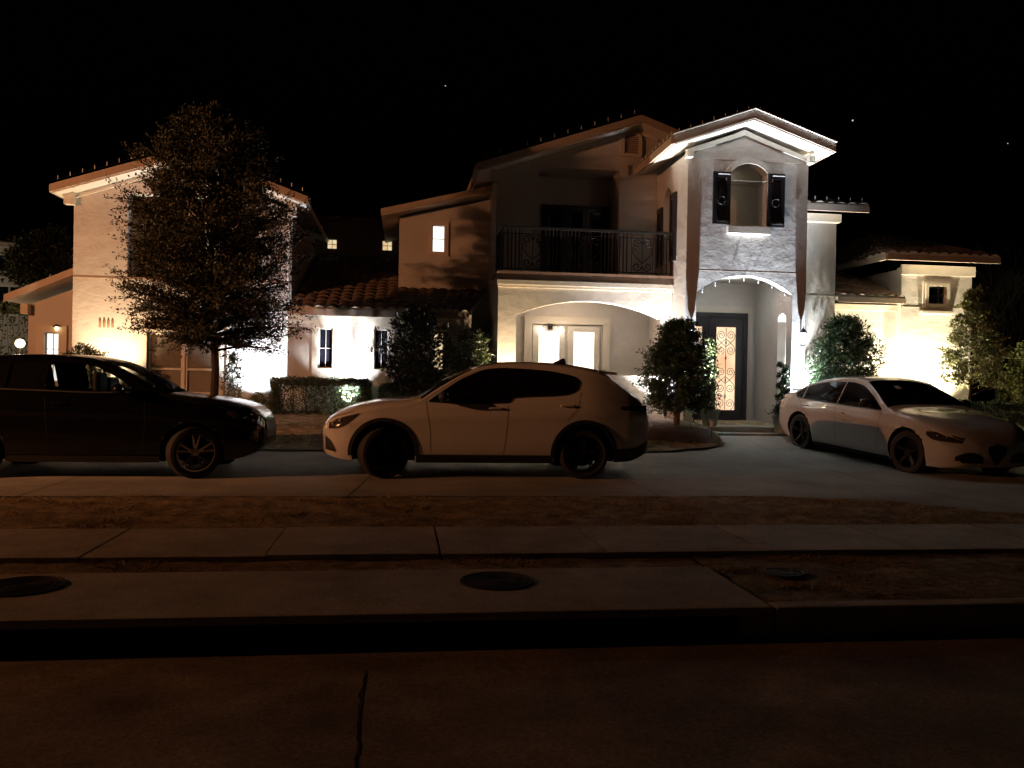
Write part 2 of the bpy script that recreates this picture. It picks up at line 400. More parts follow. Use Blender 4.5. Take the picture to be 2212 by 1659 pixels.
def roof(p00, p10, p01, p11, th=.16, soff=SOFFIT, gap=.02, pitch=.26, amp=.045, drop=0):
    p00, p10, p01, p11 = [(p[0], p[1] + (.01 if drop and p[1] < 20.5 else 0), p[2] - drop) for p in (p00, p10, p01, p11)]; th = th - drop * .6
    s = MB().quadslab(p00, p10, p11, p01, th).build('roof_deck', soff, H)
    tb = tiles(p00, p10, p01, p11, pitch, amp=amp); t = tb.build('roof', TILE, H, fix=False)
    if not drop: tb.mortar.build('tile_end_mortar', SOFFIT, t, fix=False)
    return s, t
def fascia(a, b, th=.17, dep=.035, m=FASCIA, out=(0, -1, 0)):
    a, b = Vector(a), Vector(b); o_ = Vector(out); dn = Vector((0, 0, -th))
    vs = [a, b, b + dn, a + dn] + [p - o_ * -dep for p in (a, b, b + dn, a + dn)]
    return MB().add(vs, [(0, 1, 2, 3), (7, 6, 5, 4), (0, 4, 5, 1), (1, 5, 6, 2), (2, 6, 7, 3), (3, 7, 4, 0)]).build('fascia', m, H)
def ring(x0, x1, z0, z1, w_, y0, y1, name='window_surround', m=TRIM, parent=None, bottom=True):
    outer = rect(x0 - w_, x1 + w_, z0 - (w_ if bottom else 0), z1 + w_)
    return MB().prism(outer, [rect(x0, x1, z0 + (.001 if not bottom else 0), z1)], y0, y1).build(name, m, parent or H)
def window(x0, x1, z0, z1, y, pane, cols=2, rows=2, fw_=.045, m=WHITEF, bar=.018, dep=.05, axis='y'):
    b = MB().prism(rect(x0, x1, z0, z1), [rect(x0 + fw_, x1 - fw_, z0 + fw_, z1 - fw_)], y - dep, y)
    for i in range(1, cols):
        xx = x0 + (x1 - x0) * i / cols; b.box(xx - bar / 2, xx + bar / 2, y - dep * .7, y - .004, z0 + fw_, z1 - fw_)
    for i in range(1, rows):
        zz = z0 + (z1 - z0) * i / rows; b.box(x0 + fw_, x1 - fw_, y - dep * .66, y - .006, zz - bar / 2, zz + bar / 2)
    f = b.build('window', m, H)
    MB().box(x0 + fw_ * .6, x1 - fw_ * .6, y - .004, y + .01, z0 + fw_ * .6, z1 - fw_ * .6).build('pane', pane, f)
    return f

# --- left wing (gable to the street)
wall([(-7.45, .3), (-2.6, .3), (-2.6, 5.30), (-4.92, 6.12), (-7.45, 5.45)], [rect(-6.28, -3.76, 3.64, 5.55), rect(-5.82, -4.2, .95, 2.4)], 20.5, 20.75, 'y')
wall(rect(20.75, 27, .3, 5.3), [], -7.45, -7.25, 'x'); wall(rect(20.75, 27, .3, 5.2), [], -2.8, -2.6, 'x')
roof((-7.75, 27, 5.58), (-7.75, 20.0, 5.58), (-4.92, 27, 6.52), (-4.92, 20.0, 6.52), drop=.08)
roof((-2.2, 20.0, 5.55), (-2.2, 27, 5.55), (-4.92, 20.0, 6.52), (-4.92, 27, 6.52), drop=.08)
fascia((-7.76, 20.0, 5.58), (-4.92, 20.0, 6.53)); fascia((-4.92, 20.0, 6.53), (-2.19, 20.0, 5.55)); fascia((-7.76, 20, 5.58), (-7.76, 27, 5.58), out=(-1, 0, 0))
def frieze(pts, y, h=.11, d=.045):
    for a, b in zip(pts[:-1], pts[1:]):
        MB().add([(a[0], y, a[1]), (b[0], y, b[1]), (b[0], y, b[1] - h), (a[0], y, a[1] - h), (a[0], y - d, a[1]), (b[0], y - d, b[1]), (b[0], y - d, b[1] - h), (a[0], y - d, a[1] - h)],
                 [(0, 1, 2, 3), (7, 6, 5, 4), (0, 4, 5, 1), (1, 5, 6, 2), (2, 6, 7, 3), (3, 7, 4, 0)]).build('frieze_board', TRIM, H)
frieze([(-7.5, 5.47), (-4.92, 6.34), (-2.55, 5.5)], 20.498)
MB().box(-7.6, -7.4, 20.3, 20.5, 5.22, 5.5).build('eave_return', TRIM, H); MB().box(-2.68, -2.5, 20.3, 20.5, 5.15, 5.42).build('eave_return', TRIM, H)
# recessed upper balcony of the left wing
MB().box(-6.3, -3.7, 21.5, 21.6, 3.5, 5.6).build('recess_wall', STUCCO, H)
MB().box(-6.33, -6.281, 20.76, 21.5, 3.5, 5.6).box(-3.759, -3.7, 20.76, 21.5, 3.5, 5.6).box(-6.28, -3.76, 20.76, 21.5, 3.5, 3.639).box(-6.28, -3.76, 20.76, 21.5, 5.551, 5.62).build('recess_lining', STUCCO, H)
window(-5.35, -4.85, 3.75, 5.2, 21.49, WINDK, 2, 4, m=BLACKW); window(-4.83, -4.33, 3.75, 5.2, 21.49, WINLIT, 2, 4, m=BLACKW)
rl = MB()
for i in range(26):
    xx = -6.24 + i * .098; rl.tube([(xx, 20.6, 3.66), (xx, 20.6, 4.32)], .009, 4)
rl.box(-6.28, -3.76, 20.575, 20.625, 4.30, 4.34); rl.box(-6.28, -3.76, 20.585, 20.615, 3.70, 3.725)
rl.build('balcony_railing', IRON, H)
MB().box(-7.452, -2.598, 20.492, 20.499, 3.585, 3.605).build('band_joint', FASCIA, H)
for i, xx in enumerate((-6.85, -6.76, -6.67, -6.58)):
    MB().lathe([(.028, 0), (.034, .02), (.034, .16), (.028, .2)], 10, (xx, 20.515, 2.46)).build('clay_vent', BROWNT, H)
ring(-5.82, -4.2, .95, 2.4, .10, 20.46, 20.52)
for a, b in ((-5.80, -5.03), (-4.99, -4.22)):
    f = window(a, b, .97, 2.38, 20.62, BLINDM, 1, 1, .05)
    MB().box(a + .03, b - .03, 20.55, 20.575, 1.52, 1.57).build('meeting_rail', WHITEF, f)
    s_ = MB()
    for i in range(26): s_.box(a + .05, b - .05, 20.585, 20.605, 1.60 + i * .029, 1.615 + i * .029)
    s_.build('blind', BLINDM, f)
MB().box(-5.03, -4.99, 20.54, 20.66, .97, 2.38).build('mullion', WHITEF, H)
MB().tube([(-4.02, 20.46, .4), (-4.02, 20.46, 2.55)], .03, 8).build('downspout', TRIM, H)

MB().tube([(-2.66, 20.42, .5), (-2.66, 20.42, 4.9), (-2.66, 20.3, 5.2)], .035, 8).build('downspout', SOFFIT, H)

# --- annex at far left
wall([(-8.8, .3), (-7.451, .3), (-7.451, 3.55), (-8.8, 3.0)], [rect(-8.42, -8.1, 1.2, 2.36)], 21.5, 21.7)
wall(rect(21.7, 26, .3, 2.95), [], -8.8, -8.6, 'x')
roof((-9.16, 26, 3.2), (-9.16, 21.1, 3.2), (-7.46, 26, 3.95), (-7.46, 21.1, 3.95), .12, drop=.08)
fascia((-9.17, 21.1, 3.2), (-7.46, 21.1, 3.96)); MB().box(-8.9, -8.74, 21.3, 21.49, 2.78, 3.02).build('eave_return', TRIM, H)
ring(-8.42, -8.1, 1.2, 2.36, .18, 21.44, 21.52); window(-8.42, -8.1, 1.2, 2.36, 21.6, WINWHITE, 2, 3, .02)

# --- low wing with tiled roof
wall(rect(-2.6, 1.54, .3, 2.86), [rect(-1.92, -1.58, 1.62, 2.55), rect(-.65, -.31, 1.62, 2.57), rect(.66, .98, 1.62, 2.6)], 20.0, 20.2)
for x0, x1, pm in ((-1.92, -1.58, WINDK), (-.65, -.31, WINDK), (.66, .98, WINLIT)):
    ring(x0, x1, 1.62, 2.56, .13, 19.955, 20.02); window(x0, x1, 1.62, 2.56, 20.09, pm, 2, 2, .035, bar=.010)
MB().box(-2.59, 1.54, 19.95, 19.999, 2.68, 2.86).build('frieze_board', TRIM, H)
roof((-2.55, 19.6, 2.96), (-.12, 19.6, 2.96), (-2.55, 25.7, 4.98), (-.12, 25.7, 4.98), .1)
roof((-.12, 19.6, 2.96), (1.5, 19.6, 2.96), (-.12, 21.8, 3.69), (2.15, 21.8, 3.69), .1)
fascia((-2.58, 19.6, 2.96), (1.52, 19.6, 2.96), .15)
MB().box(1.42, 1.58, 19.62, 20.0, 2.62, 2.92).build('eave_return', TRIM, H)
wall(rect(20.0, 21.6, .3, 3.2), [], 1.54, 1.6, 'x'); wall(rect(1.6, 2.17, .3, 3.6), [], 21.4, 21.6)
wall(rect(-2.6, .1, 4.2, 6.0), [rect(-2.25, -1.96, 5.2, 5.49), rect(-.64, -.34, 5.21, 5.51)], 25.7, 25.9)
window(-2.25, -1.96, 5.2, 5.49, 25.74, WINLIT, 2, 2, .015, m=BLACKW, bar=.014); window(-.64, -.34, 5.21, 5.51, 25.74, WINLIT, 2, 2, .015, m=BLACKW, bar=.014)
for x0, x1 in ((-2.25, -1.96), (-.64, -.34)): ring(x0, x1, 5.2, 5.5, .15, 25.66, 25.71)
roof((-2.6, 25.2, 6.02), (.6, 25.2, 6.02), (-2.6, 27.5, 6.6), (.6, 27.5, 6.6), .12); fascia((-2.6, 25.2, 6.03), (.2, 25.2, 6.03), .15)

# --- middle section (half gable)
wall([(-.12, 3.4), (2.17, 3.4), (2.17, 6.05), (-.12, 5.50)], [rect(.72, 1.03, 4.66, 5.33)], 21.8, 22.0)
wall(rect(22.0, 25.7, 3.4, 5.5), [], -.12, .08, 'x')
ring(.72, 1.03, 4.66, 5.33, .10, 21.755, 21.81); window(.72, 1.03, 4.66, 5.33, 21.86, WINWHITE, 1, 2, .015)
roof((-.57, 26, 5.60), (-.57, 21.3, 5.60), (2.3, 26, 6.33), (2.3, 21.3, 6.33), .13, drop=.08); fascia((-.58, 21.3, 5.60), (2.2, 21.3, 6.31), .14)

# --- main gable block
wall([(2.17, 3.861), (6.1, 3.861), (6.1, 7.35), (5.54, 7.53), (2.17, 6.38)], [rect(3.16, 5.16, 3.87, 6.56)], 20.2, 20.4)
wall(rect(20.4, 26, 3.3, 6.3), [], 2.17, 2.37, 'x')
wall([(6.11, 6.3), (9.3, 6.3), (9.3, 6.35), (6.11, 7.35)], [], 20.2, 20.4)
roof((1.68, 26, 6.45), (1.68, 19.7, 6.45), (5.54, 26, 7.77), (5.54, 19.7, 7.77), drop=.08); roof((9.6, 20.9, 6.35), (9.6, 26, 6.35), (5.54, 20.9, 7.77), (5.54, 26, 7.77), drop=.08); roof((7.0, 19.7, 7.26), (7.0, 20.9, 7.26), (5.54, 19.7, 7.77), (5.54, 20.9, 7.77), drop=.08)
fascia((1.67, 19.7, 6.45), (5.54, 19.7, 7.78)); fascia((5.54, 19.7, 7.78), (7.0, 19.7, 7.27)); fascia((1.67, 19.7, 6.45), (1.67, 26, 6.45), out=(-1, 0, 0))
MB().box(2.0, 2.22, 19.95, 20.2, 6.12, 6.38).build('eave_return', TRIM, H)
frieze([(2.1, 6.42), (5.54, 7.6), (6.1, 7.42)], 20.198, .12)
av = archhole(5.26, 5.62, 6.98, 7.32, 7.48, 12); avo = archhole(5.18, 5.70, 6.90, 7.32, 7.56, 12)
MB().prism(avo, [av], 20.13, 20.199).build('attic_vent_surround', TRIM, H)
lv = MB()
for i in range(9): lv.box(5.27, 5.61, 20.16, 20.185, 7.0 + i * .045, 7.02 + i * .045)
lv.build('attic_vent', BROWNT, H)
MB().box(5.36, 5.41, 20.15, 20.199, 6.46, 6.70).build('wall_slot', BROWNT, H)
# recess behind the balcony
MB().box(3.0, 5.3, 21.2, 21.3, 3.8, 6.7).build('recess_wall', STUCCO, H)
MB().box(3.1, 3.159, 20.401, 21.2, 3.86, 6.62).box(5.161, 5.22, 20.401, 21.2, 3.86, 6.62).box(3.16, 5.16, 20.401, 21.2, 6.561, 6.62).build('recess_lining', STUCCO, H)
ring(3.48, 5.1, 3.88, 5.8, .06, 21.14, 21.199, 'door_surround', BLACKW, bottom=False)
for a in (3.48, 4.02, 4.56):
    f = MB().prism(rect(a + .01, a + .53, 3.9, 5.78), [rect(a + .09, a + .45, 4.1, 5.7)], 21.13, 21.17).build('balcony_door', BLACKW, H)
    MB().box(a + .085, a + .455, 21.15, 21.16, 4.09, 5.71).build('pane', WINDK, f)
    MB().box(a + .10, a + .16, 21.125, 21.129, 4.1, 5.68).build('curtain', CURT, f)

# --- balcony with segmental arch below
arch_b = archhole(2.51, 5.83, .9, 2.89, 3.24, 28)
wall(rect(2.10, 6.09, .3, 3.80), [rect(2.51, 5.83, .35, .36), arch_b] if False else [arch_b], 18.8, 19.05)
wall(rect(19.05, 20.6, .3, 3.80), [], 2.10, 2.35, 'x')
MB().box(2.35, 6.09, 19.051, 20.6, 3.45, 3.80).build('balcony_floor', STUCCO, H)
MB().box(2.06, 6.12, 18.73, 18.799, 3.56, 3.66).box(2.08, 6.12, 18.76, 18.799, 3.50, 3.559).build('cornice', TRIM, H)
MB().box(2.06, 6.12, 18.74, 20.2, 3.801, 3.86).build('coping', BROWNT, H)
MB().box(2.515, 5.825, 18.86, 19.0, .3, 1.58).build('low_wall', STUCCO, H)
MB().box(2.35, 6.1, 20.6, 20.75, .3, 3.45).build('porch_back_wall', STUCCO, H)
MB().box(6.1, 6.3, 20.19, 20.75, .3, 3.8).build('wall', STUCCO, H)
MB().box(2.1, 6.1, 19.05, 20.6, .3, .5).build('porch_floor', CONC, H)
MB().prism(rect(2.95, 5.09, .5, 3.0), [rect(3.14, 4.90, .51, 2.82)], 20.52, 20.599).build('door_surround', TRIM, H)
for a, b in ((3.16, 3.95), (4.03, 4.82)):
    f = MB().prism(rect(a, b, .52, 2.78), [rect(a + .15, b - .13, .75, 2.64)], 20.54, 20.585).build('french_door', WHITEF, H)
    MB().box(a + .14, b - .12, 20.57, 20.583, .74, 2.65).build('pane', WINPORCH, f)
def scroll_pts(cx, cz, r, a0, turns, sgn, y, n=26, k=.8):
    return [(cx + r * (1 - k * i / n) * math.cos(a0 + sgn * turns * 2 * math.pi * i / n), y, cz + r * (1 - k * i / n) * math.sin(a0 + sgn * turns * 2 * math.pi * i / n)) for i in range(n + 1)]
# railing
rg = MB(); y = 18.84
rg.box(2.16, 6.09, y - .025, y + .025, 4.815, 4.87).box(2.16, 6.09, y - .015, y + .015, 3.91, 3.935).box(2.16, 6.09, y - .01, y + .01, 4.70, 4.715)
for px in (2.18, 3.5, 4.8, 6.06): rg.box(px - .02, px + .02, y - .02, y + .02, 3.86, 4.86)
x = 2.3
while x < 6.0:
    pan = any(a < x < b for a, b in ((2.62, 3.1), (3.92, 4.4), (5.1, 5.66)))
    if not pan:
        rg.tube([(x, y, 3.92), (x, y, 4.83)], .015, 5)
        if int(x * 10) % 2: rg.sphere((x, y, 4.37), .02, 6, (1, 1, 2))
    x += .085
for a, b in ((2.62, 3.1), (3.92, 4.4), (5.1, 5.66)):
    cx = (a + b) / 2; rg.tube([(cx, y, 3.92), (cx, y, 4.82)], .008, 5)
    for s_ in (-1, 1):
        rg.tube(scroll_pts(cx + s_ * .125, 4.58, .11, 0 if s_ < 0 else math.pi, 1.3, -s_, y), .013, 4)
        rg.tube(scroll_pts(cx + s_ * .125, 4.06, .11, 0 if s_ < 0 else math.pi, 1.3, s_, y), .013, 4)
        rg.tube([(cx, y, 4.14), (cx + s_ * .12, y, 4.24), (cx + s_ * .22, y, 4.36), (cx + s_ * .22, y, 4.5), (cx + s_ * .15, y, 4.47), (cx + s_ * .16, y, 4.40)], .010, 4)
        rg.tube([(cx + s_ * .25, y, 3.92), (cx + s_ * .25, y, 4.82)], .008, 5)
for i in range(14):
    yy = 18.9 + i * .095; rg.tube([(2.18, yy, 3.9), (2.18, yy, 4.84)], .008, 5)
rg.box(2.155, 2.205, 18.865, 20.19, 4.82, 4.86); rg.build('balcony_railing', IRON, H)

# --- entry tower
wf = [(6.1, .3), (8.86, .3), (8.86, 6.43), (7.37, 7.02), (6.1, 6.43)]
entry = archhole(6.34, 8.55, .5, 3.42, 3.82, 28); lookout = archhole(7.06, 7.90, 4.90, 6.05, 6.27, 18)
wall(wf, [entry, lookout], 17.9, 18.12)
wall(rect(18.12, 20.19, .3, 6.45), [[(19.58, 4.25), (19.02, 4.25)][::-1] + [(p[0], p[1]) for p in arc(19.02, 19.58, 5.72, 5.98, 12)]], 6.1, 6.3, 'x')
wall(rect(18.12, 20.1, .3, 6.4), [archhole(18.42, 18.86, .6, 2.9, 3.08, 10)], 8.66, 8.86, 'x')
MB().box(6.301, 8.659, 18.121, 20.1, 3.9, 4.1).build('tower_floor', STUCCO, H)
MB().box(6.301, 8.659, 20.1, 20.19, .3, 6.5).build('entry_back_wall', STUCCO, H)
MB().box(6.301, 8.659, 18.121, 20.1, 6.3, 6.36).build('lookout_ceiling', STUCCO, H)
MB().box(6.34, 8.55, 17.75, 20.1, .3, .5).build('porch_floor', CONC, H, bevel=.01); MB().box(6.2, 8.75, 17.4, 17.749, .2, .385).build('entry_step', CONC, H, bevel=.01)
roof((5.6, 20.15, 6.64), (5.6, 17.4, 6.64), (7.37, 20.9, 7.27), (7.37, 17.4, 7.27), .15, drop=.08); roof((9.2, 17.4, 6.66), (9.2, 20.9, 6.66), (7.37, 17.4, 7.27), (7.37, 20.9, 7.27), .15, drop=.08)
for a_, b_ in (((5.58, 17.4, 6.66), (7.37, 17.4, 7.30)), ((7.37, 17.4, 7.30), (9.22, 17.4, 6.68))): fascia_ = MB().add([(p[0], y_, p[2] + dz_) for p in (a_, b_) for y_ in (17.31, 17.42) for dz_ in (0, .022)], [(0, 1, 3, 2), (4, 6, 7, 5), (0, 4, 5, 1), (2, 3, 7, 6), (0, 2, 6, 4), (1, 5, 7, 3)]).build('edge_highlight_strip', SOFFIT, H)  # added pale strip, set proud to catch the uplights as a bright edge
fascia((5.59, 17.4, 6.64), (7.37, 17.4, 7.28)); fascia((7.37, 17.4, 7.28), (9.21, 17.4, 6.66)); fascia((5.59, 17.4, 6.64), (5.59, 20.2, 6.64), out=(-1, 0, 0)); fascia((9.21, 17.4, 6.66), (9.21, 20.9, 6.66), out=(1, 0, 0))
MB().box(6.02, 6.16, 17.72, 17.899, 6.32, 6.48).build('eave_return', TRIM, H); MB().box(8.80, 8.93, 17.72, 17.899, 6.32, 6.48).build('eave_return', TRIM, H)
frieze([(6.02, 6.50), (7.37, 6.98), (8.94, 6.43)], 17.898, .10)
MB().box(6.101, 8.859, 17.892, 17.899, 6.33, 6.345).box(6.101, 8.859, 17.8975, 17.899, 3.90, 3.91).build('band_joint', TRIM, H)
MB().prism(archhole(6.94, 8.02, 5.88, 6.05, 6.40, 18), [archhole(7.06, 7.90, 5.87 + .012, 6.05, 6.27, 18)], 17.84, 17.899).build('arch_surround', TRIM, H)
MB().box(6.99, 7.97, 17.80, 17.899, 4.72, 4.895).build('window_sill', TRIM, H, bevel=.015)
def shutter(x0, x1, z0, z1, y, axis='y'):
    b = MB().prism(rect(x0, x1, z0, z1), [rect(x0 + .09, x1 - .09, z0 + .12, z1 - .12)], y - .05, y, axis)
    o = b.build('shutter', BLACKW, H)
    MB().prism(rect(x0 + .085, x1 - .085, z0 + .115, z1 - .115), [], y - .03, y - .008, axis).build('panel', BLACKW, o)
    if axis == 'y':
        cx = (x0 + x1) / 2; MB().tube([(cx + .085 * math.cos(a), y - .055, (z0 + z1) / 2 - .06 + .085 * math.sin(a)) for a in [2 * math.pi * i / 20 for i in range(20)]], .010, 6, True).build('pull_ring', CHROME, o)
        st_ = MB()
        for zz in (z0 + .06, z1 - .06):
            st_.tube([(x0 + .1, y - .056, zz), (x1 - .02, y - .056, zz)], .012, 6)
        st_.build('hinge_strap', CHROME, o)
    return o
shutter(6.66, 7.055, 4.92, 6.06, 17.885); shutter(7.905, 8.30, 4.90, 6.07, 17.885)
shutter(18.58, 18.98, 4.2, 5.75, 6.095, 'x'); shutter(19.62, 19.95, 4.2, 5.6, 6.095, 'x')
# entry door
D = MB().prism(rect(6.47, 8.41, .5, 3.17), [rect(6.57, 7.42, .52, 3.06), rect(7.46, 8.31, .52, 3.06)], 19.98, 20.098).build('door_frame', BLACKW, H)
MB().prism(rect(6.32, 8.56, .5, 3.33), [rect(6.471, 8.409, .501, 3.171)], 20.03, 20.099).build('door_surround', TRIM, H)
for (a, b, g0, g1) in ((6.572, 7.418, 6.76, 7.26), (7.462, 8.308, 7.62, 8.12)):
    d = MB().prism(rect(a, b, .522, 3.058), [rect(g0, g1, .79, 2.82)], 20.01, 20.06).build('entry_door', BLACKW, H)
    MB().box(g0 - .01, g1 + .01, 20.045, 20.055, .78, 2.83).build('glass', DOORGL, d)
    sc = MB(); cx = (g0 + g1) / 2; y = 20.02
    sc.tube([(cx, y, .8), (cx, y, 2.8)], .008, 5)
    for zc, sg in ((2.62, 1), (2.25, -1), (1.72, 1), (1.33, -1), (.95, 1)):
        for s_ in (-1, 1):
            r_ = .095; c0 = cx + s_ * .125
            sc.tube(scroll_pts(c0, zc, r_, math.pi / 2 * (1 if sg > 0 else -1) , 1.35, s_ * sg, y), .0075, 5)
            sc.tube([(cx, y, zc - sg * .28), (cx + s_ * .10, y, zc - sg * .20), (cx + s_ * .205, y, zc - sg * .10), (cx + s_ * .232, y, zc), (c0 + s_ * .05, y, zc + sg * .085), (c0, y, zc + sg * .095)], .0075, 5)
    for zc in (2.44, 2.06, 1.52, 1.12): sc.box(cx - .014, cx + .014, y - .012, y + .012, zc - .035, zc + .035)
    sc.build('scrollwork', IRON, d)
MB().tube([(7.49, 19.98, 1.45), (7.49, 19.93, 1.5), (7.49, 19.93, 1.75), (7.49, 19.98, 1.8)], .012, 6).build('door_handle', CHROME, H)
MB().box(8.66, 8.661, 0, 0, 0, 0) if False else None

# --- right of the tower
wall(rect(8.861, 10.24, .3, 5.47), [], 19.2, 19.4); wall(rect(19.4, 24, .3, 5.4), [], 10.04, 10.24, 'x')
roof((8.87, 18.7, 5.64), (10.75, 18.7, 5.64), (8.87, 22, 6.6), (10.75, 22, 6.6), .13); fascia((8.87, 18.7, 5.65), (10.76, 18.7, 5.65), .16)
MB().box(8.862, 10.26, 19.0, 19.199, 5.30, 5.49).build('eave_return', TRIM, H); MB().box(9.1, 9.2, 19.16, 19.199, 3.7, 5.0).build('wall_strip', TRIM, H)
MB().box(8.862, 10.241, 19.193, 19.199, 3.56, 3.575).build('band_joint', TRIM, H)
wall(rect(10.241, 12.0, .3, 3.42), [], 19.5, 19.7)
MB().box(10.242, 11.999, 19.44, 19.499, 3.28, 3.42).build('frieze_board', TRIM, H)
roof((10.25, 19.1, 3.56), (11.98, 19.1, 3.56), (10.25, 23.2, 4.95), (11.98, 23.2, 4.95), .1); fascia((10.25, 19.1, 3.56), (11.98, 19.1, 3.56), .13)
wall(rect(10.25, 12, 4.4, 5.2), [], 23.2, 23.3)
# turret
wall(rect(12.0, 13.85, .3, 4.34), [rect(12.67, 13.16, 3.47, 3.9)], 19.3, 19.5); wall(rect(19.5, 23, .3, 4.3), [], 12.0, 12.2, 'x'); wall(rect(19.5, 23, .3, 4.3), [], 13.65, 13.85, 'x')
MB().box(11.96, 13.89, 19.22, 19.299, 4.16, 4.40).build('frieze_board', TRIM, H)
ring(12.67, 13.16, 3.47, 3.9, .07, 19.22, 19.31); ring(12.60, 13.23, 3.40, 3.97, .05, 19.26, 19.305); MB().box(12.48, 13.33, 19.18, 19.299, 3.22, 3.30).build('window_sill', TRIM, H, bevel=.01)
window(12.67, 13.16, 3.47, 3.9, 19.42, WINDK, 2, 2, .03, m=BLACKW)
MB().box(12.001, 13.849, 19.292, 19.299, 3.38, 3.39).build('band_joint', FASCIA, H)
roof((11.32, 18.8, 4.57), (14.2, 18.8, 4.57), (12.3, 21.5, 5.45), (13.2, 21.5, 5.45), .12, amp=.06, pitch=.255); roof((11.32, 23.5, 4.57), (11.32, 18.8, 4.57), (12.3, 21.5, 5.45), (12.3, 21.5, 5.45), .12); 
fascia((11.31, 18.8, 4.57), (14.21, 18.8, 4.57), .14); fascia((11.31, 18.8, 4.57), (11.31, 23.5, 4.57), .14, out=(-1, 0, 0))

# ------------------------------------------------------------------ lamps of the place
def uplight(x, y, z, power, col, target, label, angle=130, size=.03, lens=LED, tilt=0):
    t = empty('landscape_spotlight', (x, y, z), label, 'garden light', 'small ground spotlights that light the house walls')
    MB().lathe([(.012, 0), (.012, .09)], 8, (x, y, z)).build('stake', PLAST, t)
    MB().lathe([(.028, .09), (.04, .11), (.042, .17), (.046, .175), (.046, .20), (.038, .20), (.036, .18)], 14, (x, y, z)).build('housing', PLAST, t)
    MB().lathe([(.034, .181), (.034, .186)], 14, (x, y, z)).build('lens', lens, t)
    light('spot_lamp', 'SPOT', (x, y, z + .20), power, col, t, target, size, angle, 1.0)
def lantern(x, y, z, label):
    t = empty('wall_lantern', (x, y, z), label, 'wall lantern', 'black lanterns on the piers of the entry arch')
    b = MB().lathe([(.004, .44), (.012, .40), (.03, .37), (.085, .31), (.09, .295), (.05, .295)], 8, (x, y, z)); b.build('cap', IRON, t)
    fr = MB()
    for k_ in range(6):
        a = math.pi / 3 * k_; fr.tube([(x + .076 * math.cos(a), y + .076 * math.sin(a), z + .30), (x + .045 * math.cos(a), y + .045 * math.sin(a), z + .03)], .005, 4)
    fr.lathe([(.05, .0), (.05, .03), (.03, .035)], 8, (x, y, z)); fr.tube([(x, y + .04, z + .02), (x, y + .15, z - .02)], .012, 6); fr.build('frame', IRON, t)
    MB().lathe([(.04, .05), (.068, .28)], 8, (x, y, z)).build('lamp_glass', emis('lantern_glass', (.85, .93, 1), 9), t)
uplight(6.24, 17.62, .60, 4300, COOL, (7.1, 17.72, 6.2), 'cool ground spotlight in front of the left pier of the entry arch', 62, .02)
uplight(8.76, 17.62, .42, 4300, COOL, (8.2, 17.72, 6.2), 'cool ground spotlight in front of the right pier of the entry arch', 62, .02)
uplight(5.86, 18.42, .60, 3400, (1, .96, .9), (5.9, 18.6, 4.0), 'bright white ground spotlight in the corner between balcony and tower', 110)
uplight(2.32, 18.45, .60, 1100, WARM, (2.6, 18.66, 3.6), 'warm ground spotlight at the left pier below the balcony', 90, lens=WLED)
uplight(-1.15, 19.35, .62, 3000, (.95, .98, 1), (-1.3, 20.0, 2.6), 'white ground spotlight behind the hedge between the two narrow windows', 92)
uplight(-3.40, 20.0, .62, 900, (.82, .9, 1), (-3.3, 20.5, 3.2), 'white ground spotlight beside the thin shrub at the right end of the left wing', 120)
uplight(-6.55, 20.00, .62, 1300, WARM, (-6.5, 20.25, 4.4), 'warm ground spotlight at the left wing behind the black car', 100, lens=WLED)
uplight(9.40, 18.85, .55, 3300, (.9, .95, .95), (9.5, 19.05, 4.4), 'cool ground spotlight behind the right pier of the tower', 100)
uplight(11.45, 19.05, .55, 2000, (1, .84, .55), (11.6, 19.5, 2.6), 'warm ground spotlight at the low wing beside the turret', 140, lens=WLED)
uplight(12.75, 18.85, .55, 2000, (1, .84, .55), (12.85, 19.15, 3.6), 'warm ground spotlight behind the small tree at the turret', 115, lens=WLED)
lantern(6.24, 17.78, 2.30, 'black wall lantern on the left pier of the entry arch, partly behind the holly')
lantern(8.76, 17.78, 2.30, 'black wall lantern with a pale glass on the right pier of the entry arch')
light('added_garden_fill', 'POINT', (13.6, 18.2, .95), 16, (1, .84, .5), size=.1)  # fill light added to brighten the hedge and shrubs, no fixture stands here
light('porch_lamp', 'POINT', (3.9, 19.6, 3.2), 26, (1, .74, .5), H, size=.08)
light('entry_lamp', 'POINT', (7.5, 19.0, 3.7), 9, (.95, .95, .85), H, size=.1)
light('lookout_lamp', 'POINT', (7.3, 19.4, 6.1), 5, (1, .85, .62), H, size=.1)
pl_ = empty('wall_lamp', (3.58, 20.5, 2.74), 'glowing two bulb wall lamp above the left porch door under the balcony', 'wall lamp')
MB().box(3.52, 3.64, 20.49, 20.519, 2.68, 2.82).tube([(3.34, 20.40, 2.72), (3.45, 20.42, 2.78), (3.58, 20.48, 2.76), (3.71, 20.42, 2.78), (3.82, 20.40, 2.72)], .010, 6).build('bracket', IRON, pl_)
for bx in (3.34, 3.82): MB().sphere((bx, 20.40, 2.66), .07, 14, (1, .8, 1)).build('bulb', emis('bulb_glow', (1, .85, .65), 14), pl_)
wl2 = empty('wall_lamp', (-8.12, 21.42, 2.44), 'small warm wall lamp above the lit window at the far left of the house', 'wall lamp')
MB().sphere((-8.12, 21.38, 2.46), .035, 12, (1, 1, 1.3)).build('bulb', emis('warm_bulb_glow', (1, .7, .35), 10), wl2); MB().lathe([(.03, .0), (.09, -.03), (.085, -.015), (.02, .03)], 14, (-8.12, 21.38, 2.53)).build('shade', IRON, wl2)
